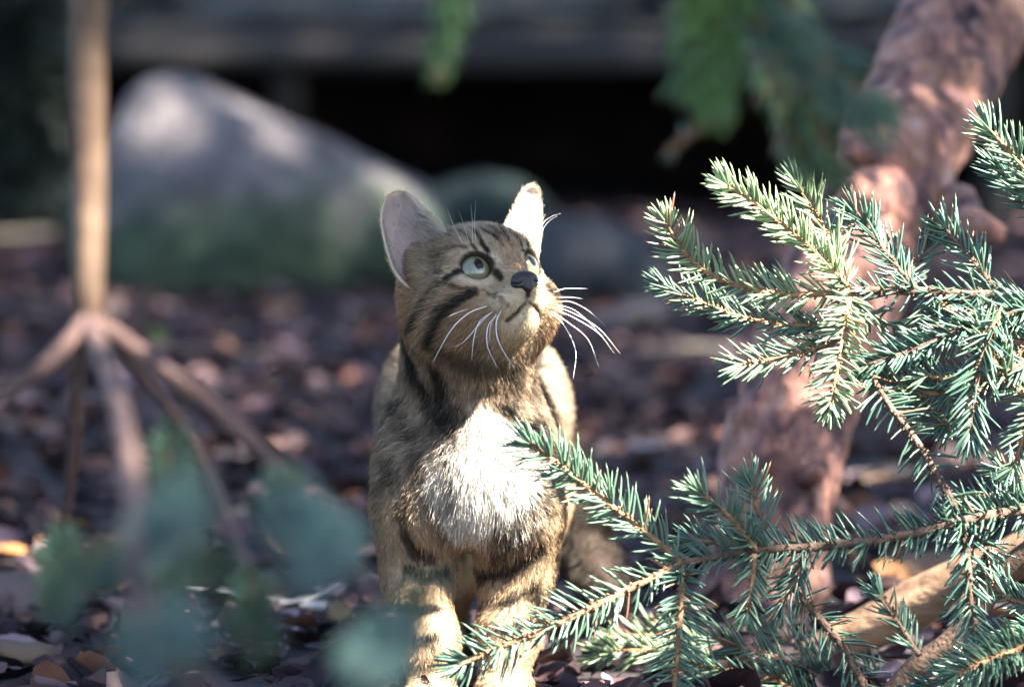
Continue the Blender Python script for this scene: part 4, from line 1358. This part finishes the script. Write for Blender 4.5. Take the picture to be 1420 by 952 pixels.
# eyes ----------------------------------------------------------------
def eye_mat():
    m, nt, b, N, L = new_mat('kitten_eye')
    tc = N.new('ShaderNodeTexCoord')
    sp = N.new('ShaderNodeSeparateXYZ')
    L.new(tc.outputs['Object'], sp.inputs[0])
    def math_(op, a, bb=None):
        n = N.new('ShaderNodeMath'); n.operation = op
        for k, q in enumerate((a, bb)):
            if q is None: continue
            if isinstance(q, (int, float)): n.inputs[k].default_value = q
            else: L.new(q, n.inputs[k])
        return n.outputs[0]
    x2 = math_('POWER', math_('MULTIPLY', sp.outputs['X'], 1000), 2)
    z2 = math_('POWER', math_('MULTIPLY', sp.outputs['Z'], 1000), 2)
    rr = math_('SQRT', math_('ADD', x2, z2))
    pup = math_('SQRT', math_('ADD', math_('MULTIPLY', x2, 1 / 2.4 ** 2), math_('MULTIPLY', z2, 1 / 3.7 ** 2)))
    rp = N.new('ShaderNodeValToRGB')
    e = rp.color_ramp.elements
    e[0].position = .0; e[0].color = (.20, .20, .10, 1)
    e[1].position = .98; e[1].color = (.012, .010, .008, 1)
    for p_, c_ in ((.35, (.13, .12, .055, 1)), (.62, (.16, .16, .09, 1)), (.82, (.13, .14, .085, 1)), (.90, (.05, .05, .04, 1))):
        k = e.new(p_); k.color = c_
    L.new(math_('MULTIPLY', rr, 1 / 9.2), rp.inputs[0])
    nz = N.new('ShaderNodeTexNoise'); nz.inputs['Scale'].default_value = 900; nz.inputs['Detail'].default_value = 3
    L.new(tc.outputs['Object'], nz.inputs['Vector'])
    mx0 = N.new('ShaderNodeMix'); mx0.data_type = 'RGBA'; mx0.blend_type = 'MULTIPLY'
    mx0.inputs['Factor'].default_value = .35
    L.new(rp.outputs[0], mx0.inputs['A']); L.new(nz.outputs['Fac'], mx0.inputs['B'])
    mr = N.new('ShaderNodeMapRange'); mr.inputs['From Min'].default_value = .88; mr.inputs['From Max'].default_value = 1.08
    L.new(pup, mr.inputs['Value'])
    mx = N.new('ShaderNodeMix'); mx.data_type = 'RGBA'
    L.new(mr.outputs[0], mx.inputs['Factor'])
    mx.inputs['A'].default_value = (.004, .005, .008, 1)
    L.new(mx0.outputs['Result'], mx.inputs['B'])
    L.new(mx.outputs['Result'], b.inputs['Base Color'])
    b.inputs['Roughness'].default_value = .25
    b.inputs['Coat Weight'].default_value = 1.0
    b.inputs['Coat Roughness'].default_value = .02
    return m
em = eye_mat()
for s in (-1, 1):
    bm = bmesh.new()
    bmesh.ops.create_uvsphere(bm, u_segments=40, v_segments=28, radius=EYE_R)
    # the cornea stands a little proud
    for v in bm.verts:
        a = v.co.normalized().y
        v.co *= 1 + .045 * smooth(.72, 1.0, a)
    me = bpy.data.meshes.new('eye'); bm.to_mesh(me); bm.free()
    me.polygons.foreach_set('use_smooth', np.ones(len(me.polygons), dtype=bool))
    o = link('eye', me, em)
    ax = EYE_AX[s]
    # gaze: a little further round than the lids
    g = unit(ax[1] + HU * .06 + (A([.10, 0, .06]) if s < 0 else A([-.10, 0, .05])))
    x_ = unit(np.cross(g, HU)); z_ = np.cross(x_, g)
    R = Matrix(A([x_, g, z_]).T.tolist()).to_4x4()
    o.parent = kitten
    o.matrix_basis = Matrix.Translation(Vector(EYE_C[s] - A(kitten.location))) @ R

# nose leather --------------------------------------------------------
def nose_mesh():
    ax = [np.arange(-11, 11, .45), np.arange(26, 46, .45), np.arange(-24, 2, .45)]
    G = np.stack(np.meshgrid(*ax, indexing='ij'), -1)
    D = sd_ell(G, A([0, 37.6, -8.6]), A([7.6, 3.8, 3.8]))
    for s in (-1, 1):
        D = smin(D, sd_ell(G, A([s * 4.6, 37.0, -10.8]), A([3.8, 3.4, 3.2])), 1.5)
    D = smin(D, sd_ell(G, A([0, 38.6, -12.6]), A([3.6, 2.6, 4.0])), 2.0)
    D = smin(D, sd_cap(G, A([0, 38.4, -15.0]), A([0, 37.6, -18.5]), 1.2, .7), 1.2)
    for s in (-1, 1):
        n1 = sd_cap(G, A([s * 3.1, 41.6, -11.6]), A([s * 5.8, 39.8, -12.4]), 1.2, .7)
        D = -smin(-D, n1, .5)
        D = -smin(-D, sd_cap(G, A([s * 5.8, 39.8, -12.4]), A([s * 8.2, 37.4, -11.2]), .55, .4), .4)
    D = -smin(-D, sd_cap(G, A([0, 41.6, -11.2]), A([0, 41.0, -17]), .4, .35), .5)
    V, F = surface_nets(D, *ax)
    return mesh_np('nose', HO + (V * mm) @ HAX, F[:, ::-1])
nm = mat_noise('nose_leather', [(.3, (.006, .0045, .006)), (.7, (.014, .010, .013))], scale=300, rough=.5, bump=.35, bscale=1800, dist=.0006, spec=.5)
keep(link('nose', nose_mesh(), nm), kitten)

# whiskers ------------------------------------------------------------
wm = mat_noise('whisker', [(.3, (.70, .67, .66)), (.7, (.80, .78, .78))], scale=50, rough=.35, bump=0)
def whisker(pxs, d0, d1, w=.00028):
    n = len(pxs)
    pts = [P(x, y, d0 + (d1 - d0) * k / (n - 1)) for k, (x, y) in enumerate(pxs)]
    c = cast(*pxs[0])
    if c is not None:
        dd = (c - C0) @ CF
        pts = [P(x, y, dd + (d1 - d0) * k / (n - 1) + .0003) for k, (x, y) in enumerate(pxs)]
    w *= .8
    V, F = tube(pts, [w * .8, w, w * .8, w * .45, w * .15], 5, 26)
    keep(link('whisker', mesh_np('whisker', V, F), wm), kitten)
for q, a, b, w in [
    ([(676, 424), (650, 434), (625, 458), (600, 502)], 2.93, 2.88, .00036), ([(684, 431), (668, 446), (640, 476), (618, 482)], 2.93, 2.89, .00022),
    ([(683, 432), (665, 446), (657, 470), (654, 500)], 2.93, 2.87, .00030), ([(690, 436), (677, 452), (676, 480), (690, 510)], 2.93, 2.87, .00032),
    ([(695, 430), (688, 448), (692, 475), (714, 512)], 2.93, 2.87, .00036), ([(650, 428), (632, 434), (620, 440)], 2.93, 2.91, .00026),
    ([(688, 434), (681, 450), (679, 462), (680, 476)], 2.93, 2.89, .00020),
    ([(764, 425), (790, 432), (830, 455), (860, 490)], 2.95, 2.97, .00034), ([(766, 428), (795, 440), (830, 462), (852, 490)], 2.95, 2.98, .00034),
    ([(762, 430), (785, 445), (815, 470), (830, 508)], 2.95, 2.96, .00030), ([(760, 433), (780, 448), (798, 485), (795, 525)], 2.95, 2.93, .00036),
    ([(768, 419), (790, 418), (815, 430), (840, 452)], 2.95, 2.99, .00022), ([(766, 412), (790, 412), (808, 414)], 2.95, 2.98, .00024),
    ([(768, 405), (785, 400), (815, 400)], 2.95, 2.98, .00020), ([(768, 421), (800, 432), (838, 468)], 2.95, 2.97, .00020),
    ([(642, 338), (630, 315), (620, 290)], 2.95, 2.92, .00016), ([(650, 336), (643, 312), (636, 292)], 2.95, 2.92, .00014), ([(655, 338), (655, 310), (653, 284)], 2.95, 2.92, .00016), ([(660, 336), (658, 310), (660, 278)], 2.95, 2.92, .00016),
    ([(742, 345), (752, 312), (765, 300), (778, 296)], 2.97, 2.97, .00018), ([(744, 346), (753, 318), (762, 306), (772, 300)], 2.97, 2.97, .00018)]:
    whisker(q, a, b, w)

# ------------------------------------------------------------------ leaf litter
def litter_shape(seed, kind):
    r = np.random.default_rng(seed)
    n = 7 if kind == 'leaf' else 5
    w = {'leaf': .42, 'chip': .34}[kind]
    t = np.linspace(0, 1, n)
    half = np.sin(np.pi * np.clip(t * .96 + .02, 0, 1)) ** (.7 if kind == 'leaf' else .35) * w * r.uniform(.7, 1.3)
    bend = r.uniform(-.35, .35); curl = r.uniform(.1, .7) if kind == 'leaf' else r.uniform(-.1, .2)
    V = []
    for k in range(n):
        for e in (-1, 0, 1):
            jag = r.uniform(.8, 1.15)
            V.append([t[k] - .5, e * half[k] * jag + bend * (t[k] - .5) ** 2, abs(e) * half[k] * curl + (t[k] - .5) ** 2 * r.uniform(.1, .8) + r.uniform(-.02, .02)])
    V = A(V)
    th = .012 if kind == 'leaf' else .10
    V2 = V - A([0, 0, th])
    F = []
    for k in range(n - 1):
        for e in (0, 1):
            a_ = k * 3 + e
            F.append((a_, a_ + 1, a_ + 4, a_ + 3))
            F.append((a_ + 3 + 3 * n, a_ + 4 + 3 * n, a_ + 1 + 3 * n, a_ + 3 * n))
        for a_, b_ in ((k * 3, k * 3 + 3), (k * 3 + 5, k * 3 + 2)):
            F.append((b_, b_ + 3 * n, a_ + 3 * n, a_) if True else 0)
    m3 = 3 * n
    F.append((0, m3, m3 + 1, 1)); F.append((1, m3 + 1, m3 + 2, 2))
    z = 3 * (n - 1)
    F.append((z + 1, m3 + z + 1, m3 + z, z)); F.append((z + 2, m3 + z + 2, m3 + z + 1, z + 1))
    return np.vstack([V, V2]), A(F)

TONES = A([.50, .42, .52]) * A([[.055, .036, .034], [.085, .055, .048], [.035, .026, .028], [.13, .080, .060], [.22, .15, .13], [.42, .33, .30], [.32, .16, .08], [.10, .075, .085], [.045, .030, .030]])
TW = A([.20, .18, .17, .11, .09, .05, .05, .09, .06])

def rot_rand(r, n, tilt):
    yaw = r.uniform(0, 2 * math.pi, n); a = r.normal(0, tilt, n); b = r.normal(0, tilt, n)
    cz, sz, cx, sx, cy, sy = np.cos(yaw), np.sin(yaw), np.cos(a), np.sin(a), np.cos(b), np.sin(b)
    Z = np.zeros((n, 3, 3)); Z[:, 0, 0] = cz; Z[:, 0, 1] = -sz; Z[:, 1, 0] = sz; Z[:, 1, 1] = cz; Z[:, 2, 2] = 1
    X = np.zeros((n, 3, 3)); X[:, 0, 0] = 1; X[:, 1, 1] = cx; X[:, 1, 2] = -sx; X[:, 2, 1] = sx; X[:, 2, 2] = cx
    Yr = np.zeros((n, 3, 3)); Yr[:, 1, 1] = 1; Yr[:, 0, 0] = cy; Yr[:, 0, 2] = sy; Yr[:, 2, 0] = -sy; Yr[:, 2, 2] = cy
    return Z @ X @ Yr

def scatter(n, r, far):
    """ground points, inside and a little around the view"""
    d = 2.35 + (r.random(n) ** far) * 5.4
    x = r.uniform(-1, 1, n) * (.115 * d + .16)
    return x, d

def bulk_litter():
    r = np.random.default_rng(3)
    Vs, Fs, Cs, off = [], [], [], 0
    for k in range(10):
        v, f = litter_shape(200 + k, 'leaf' if k % 2 else 'chip')
        h_ = len(v) // 2
        f = f[(f < h_).all(1)]; v = v[:h_]
        n = 1100
        x, y = scatter(n, r, 1.05)
        z = gheight(x, y)
        s = r.uniform(.009, .030, n) * np.where(r.random(n) < .1, 1.4, 1)
        R = rot_rand(r, n, .35)
        W = np.einsum('nij,vj->nvi', R, v) * s[:, None, None] + np.stack([x, y, z + .003 + r.random(n) * .004], 1)[:, None, :]
        t = TONES[r.choice(len(TONES), n, p=TW)] * r.uniform(.7, 1.25, n)[:, None]
        Vs.append(W.reshape(-1, 3)); Fs.append((f[None] + (np.arange(n) * len(v))[:, None, None]).reshape(-1, 4) + off)
        Cs.append(np.repeat(t, len(v), axis=0)); off += n * len(v)
    o = link('leaf_litter', mesh_np('leaf_litter', np.vstack(Vs), np.vstack(Fs), np.vstack(Cs), smoothf=False), M['litter'])
    tag(o, 'dense dark litter of crumbled leaves and bark over the soil', 'leaf litter', kind='stuff')
bulk_litter()

def single_litter():
    r = np.random.default_rng(21)
    kinds = [('dead_leaf', 'leaf', (.17, .12, .11), 'pale brown dead leaf lying loose on the dark litter', 'dead leaf', 'pale brown dead leaves'),
             ('dead_leaf', 'leaf', (.30, .15, .07), 'orange brown dead leaf lying loose on the dark litter', 'dead leaf', 'orange brown dead leaves'),
             ('bark_chip', 'chip', (.24, .19, .185), 'greyish pink bark chip lying on the dark litter', 'bark chip', 'greyish pink bark chips'),
             ('bark_chip', 'chip', (.12, .075, .06), 'dark reddish bark chip lying on the dark litter', 'bark chip', 'dark reddish bark chips')]
    for ki, (name, kind, tone, label, cat, group) in enumerate(kinds):
        meshes = []
        for k in range(5):
            v, f = litter_shape(300 + ki * 10 + k, kind)
            c = np.tile(A(tone) * .9 * r.uniform(.75, 1.25), (len(v), 1)) * r.uniform(.85, 1.15, (len(v), 1))
            me = mesh_np(name, v, f, c, smoothf=False); me.materials.append(M['litter']); meshes.append(me)
        n = [46, 30, 46, 40][ki]
        x, y = scatter(n, r, 1.2)
        z = gheight(x, y)
        R = rot_rand(r, n, .35)
        for i in range(n):
            o = bpy.data.objects.new(name, meshes[i % 5]); col.objects.link(o)
            s = r.uniform(.022, .045)
            o.matrix_basis = Matrix.Translation((x[i], y[i], z[i] + .006)) @ Matrix(R[i].tolist()).to_4x4() @ Matrix.Scale(s, 4)
            tag(o, label, cat, group)
single_litter()

def placed(name, kind, px, py, s, tone, label, cat, seed, yaw=0, tilt=.2):
    d = 3416.0 / (py + 159)
    p = P(px, py, d)
    v, f = litter_shape(seed, kind)
    me = mesh_np(name, v * s, f, np.tile(A(tone) * .65, (len(v), 1)), smoothf=False); me.materials.append(M['litter'])
    o = bpy.data.objects.new(name, me); col.objects.link(o)
    o.location = (p[0], p[1], gz(p[0], p[1]) + .012)
    o.rotation_euler = (tilt, .1, yaw)
    return tag(o, label, cat)
placed('bark_chip', 'chip', 15, 845, .060, (.25, .18, .165), 'large broad greyish brown bark slab below the hanging stem', 'bark chip', 71, .2, .9)
placed('dead_leaf', 'leaf', 14, 765, .022, (.36, .17, .06), 'small bright orange leaf lying above the bark slab', 'dead leaf', 72, .6)
placed('bark_chip', 'chip', 895, 640, .026, (.42, .35, .36), 'whitish pink bark chip between the kitten and the pine', 'bark chip', 73, .3, .5)
placed('dead_leaf', 'leaf', 318, 502, .028, (.32, .16, .09), 'orange brown leaf on the litter below the large boulder', 'dead leaf', 74, 1.2, .5)
placed('bark_chip', 'chip', 30, 940, .036, (.26, .16, .10), 'tan bark piece catching sun below the hanging stem', 'bark chip', 75, .1, .3)
placed('dead_leaf', 'leaf', 470, 885, .022, (.42, .30, .16), 'yellowish curled leaf beside the bleached twig', 'dead leaf', 76, .9, .6)
placed('bark_chip', 'chip', 1290, 815, .05, (.34, .20, .13), 'reddish bark slab on the ground behind the fallen log', 'bark chip', 77, .2, .5)

# ------------------------------------------------------------------ unseen trees towards the sun, foliage shaped to place shade and sun patches
PU = unit(np.cross(SUN, A([0, 0, 1.0]))); PV = np.cross(PU, SUN)
def sun_uv(p):
    p = np.atleast_2d(p)
    return np.stack([p @ PU, p @ PV], 1)

# where the sun gets through, near boughs: (point, radius)
LIT = [(hl(38, 2, 40), .020), (hl(32, 0, 14), .014), (hl(33, 2, 0), .014), (hl(30, 8, -12), .015), (hl(25, 18, -18), .008), (hl(27, 14, -1), .006), (hl(36, -8, -18), .020),
       (P(800, 540, 3.2), .05), (P(795, 610, 3.19), .045), (P(770, 480, 3.2), .04),
       (P(690, 655, 2.955), .018), (P(640, 665, 2.955), .016), (P(618, 705, 2.955), .012), (P(670, 690, 2.95), .020), (P(650, 725, 2.95), .014), (P(676, 598, 2.96), .009), (P(715, 680, 2.955), .016),
       (P(752, 700, 2.985), .018), (P(750, 760, 2.985), .012),
       (P(614, 880, 2.955), .016), (P(614, 930, 2.95), .016), (P(622, 805, 2.96), .005), (P(705, 945, 2.96), .016), (P(735, 830, 2.98), .010)]
LITF = [(P(x, y, SD(d)), r) for x, y, d, r in [(930, 330, 2.84, .03), (1000, 380, 2.84, .04), (1040, 290, 2.83, .03), (1100, 330, 2.83, .035), (1150, 390, 2.84, .04), (1165, 500, 2.81, .03), (1160, 560, 2.80, .02),
        (1060, 450, 2.86, .03), (1050, 500, 2.84, .02), (1400, 205, 2.84, .03), (1330, 500, 2.81, .025), (1400, 540, 2.8, .025), (1230, 470, 2.82, .012),
        (760, 640, 2.74, .03), (830, 690, 2.75, .02), (680, 900, 2.71, .05), (780, 860, 2.72, .03), (900, 890, 3.08, .02), (860, 900, 3.06, .02),
        (1400, 720, 2.78, .02), (1395, 830, 2.8, .02),
        (12, 765, 3.7, .015), (1240, 850, 3.16, .03), (1230, 290, 3.46, .006), (860, 600, 4.4, .03), (420, 520, 4.9, .04), (300, 620, 4.3, .03), (960, 560, 4.6, .03), (1290, 815, 3.5, .02), (1350, 800, 3.4, .02)]]
def holes(uv, lit, grow):
    m = np.zeros(len(uv), bool)
    for p, r in lit:
        q = sun_uv(p)[0]
        m |= np.linalg.norm(uv - q, axis=1) < r + grow
    return m

def shade_trees():
    r = np.random.default_rng(17)
    tree = empty('shade_tree', (4.6, 1.2, 0))
    tag(tree, 'tall unseen leafy tree at the right, crown gapped to place sun patches', 'tree')
    V, F = tube([A([4.6, 1.2, -.05]), A([4.55, 1.2, 1.5]), A([4.5, 1.3, 3.2]), A([4.4, 1.3, 6.0])], [.20, .17, .13, .04], 20, 40, rough=.25, seed=2, nscale=8)
    keep(link('trunk', mesh_np('trunk', V, F), M['trunk']), tree)
    # far crown, gaps cut so the sun reaches chosen spots
    corners = sun_uv(A([[-1.4, .8, 0], [1.6, .8, 0], [-1.4, 9.6, 0], [1.6, 9.6, 0], [-1.0, 1, .5], [1.4, 8.6, .5]]))
    lo, hi = corners.min(0) - .2, corners.max(0) + .2
    area = np.prod(hi - lo)
    n = int(area * 2300)
    uv = r.uniform(lo, hi, (n, 2))
    keepm = ~(holes(uv, LITF, .10) | holes(uv, LIT, .10))
    uv = uv[keepm]
    t = r.uniform(4.2, 5.4, len(uv)) + np.clip(uv @ (sun_uv(A([[0, 1, 0]]))[0]) * -.45, -3, 0) * 0
    pts = uv[:, :1] * PU + uv[:, 1:] * PV + t[:, None] * SUN
    V, F = leaf_cloud(pts, .088, 3, .6, simple=True)
    keep(link('crown', mesh_np('crown', V, F, smoothf=False), M['canopy']), tree)['kind'] = 'stuff'
    for k in range(9):
        far_ = pts[pts[:, 1] > 3.2]
        q = far_[r.integers(len(far_))]
        V, F = tube([A([4.5, 1.3, 2.2 + k * .25]), (A([4.5, 1.3, 2.6 + k * .25]) + q) / 2 + A([0, 0, .2]), q], [.05, .03, .008], 9, 16, rough=.2)
        keep(link('limb', mesh_np('limb', V, F), M['trunk']), tree)
    # lower boughs: small leaves close enough to cast crisp dapples
    pz = A([q for q, _ in LITF + LIT])
    uvz = sun_uv(pz)
    lo, hi = uvz.min(0) - .22, uvz.max(0) + .22
    n = int(np.prod(hi - lo) * 20000)
    uv = r.uniform(lo, hi, (n, 2))
    near = np.min(np.linalg.norm(uv[:, None, :] - uvz[None], axis=2), axis=1) < .2
    uv = uv[near & ~holes(uv, LITF, .016) & ~holes(uv, LIT, .040)]
    t = r.uniform(1.55, 1.85, len(uv)) + SUN @ P(900, 560, 2.9)
    pts = uv[:, :1] * PU + uv[:, 1:] * PV + t[:, None] * SUN
    V, F = leaf_cloud(pts, .024, 8, .6)
    keep(link('low_foliage', mesh_np('low_foliage', V, F, smoothf=False), M['canopy']), tree)['kind'] = 'stuff'
    V, F = tube([A([4.5, 1.3, 2.3]), A([3.2, 3.2, 2.4]), pts[np.argmax(pts[:, 1])] + SUN * .1], [.05, .03, .008], 9, 16, rough=.2)
    keep(link('limb', mesh_np('limb', V, F), M['trunk']), tree)
    # bough added above the kitten, out of view: it keeps the face in shade
    c = sun_uv(P(650, 560, 2.98))[0]
    n = 16000
    uv = c + r.uniform(-.16, .16, (n, 2)) * A([.9, 1.1])
    uv = uv[~holes(uv, LIT, .008) & ~holes(uv, LITF, .012)]
    t = r.uniform(.62, .78, len(uv)) + SUN @ P(650, 560, 2.98)
    pts = uv[:, :1] * PU + uv[:, 1:] * PV + t[:, None] * SUN
    br = empty('face_shade_tree', (.95, 3.8, 0))
    tag(br, 'small leafy tree whose low bough hangs over the kitten', 'tree')
    V, F = leaf_cloud(pts, .015, 6, .6)
    keep(link('foliage', mesh_np('foliage', V, F, smoothf=False), M['canopy']), br)['kind'] = 'stuff'
    V, F = tube([A([.95, 3.8, -.05]), A([.95, 3.8, .5]), A([.96, 3.82, 1.1]), A([1.0, 3.85, 1.6])], [.04, .035, .028, .01], 12, 20, rough=.2)
    keep(link('trunk', mesh_np('trunk', V, F), M['trunk']), br)
    V, F = tube([A([.95, 3.8, .85]), A([.62, 3.3, .86]), pts[np.argmax(pts[:, 1])] + SUN * .03], [.016, .010, .004], 10, 16, rough=.2)
    keep(link('bough', mesh_np('bough', V, F), M['trunk']), br)
shade_trees()
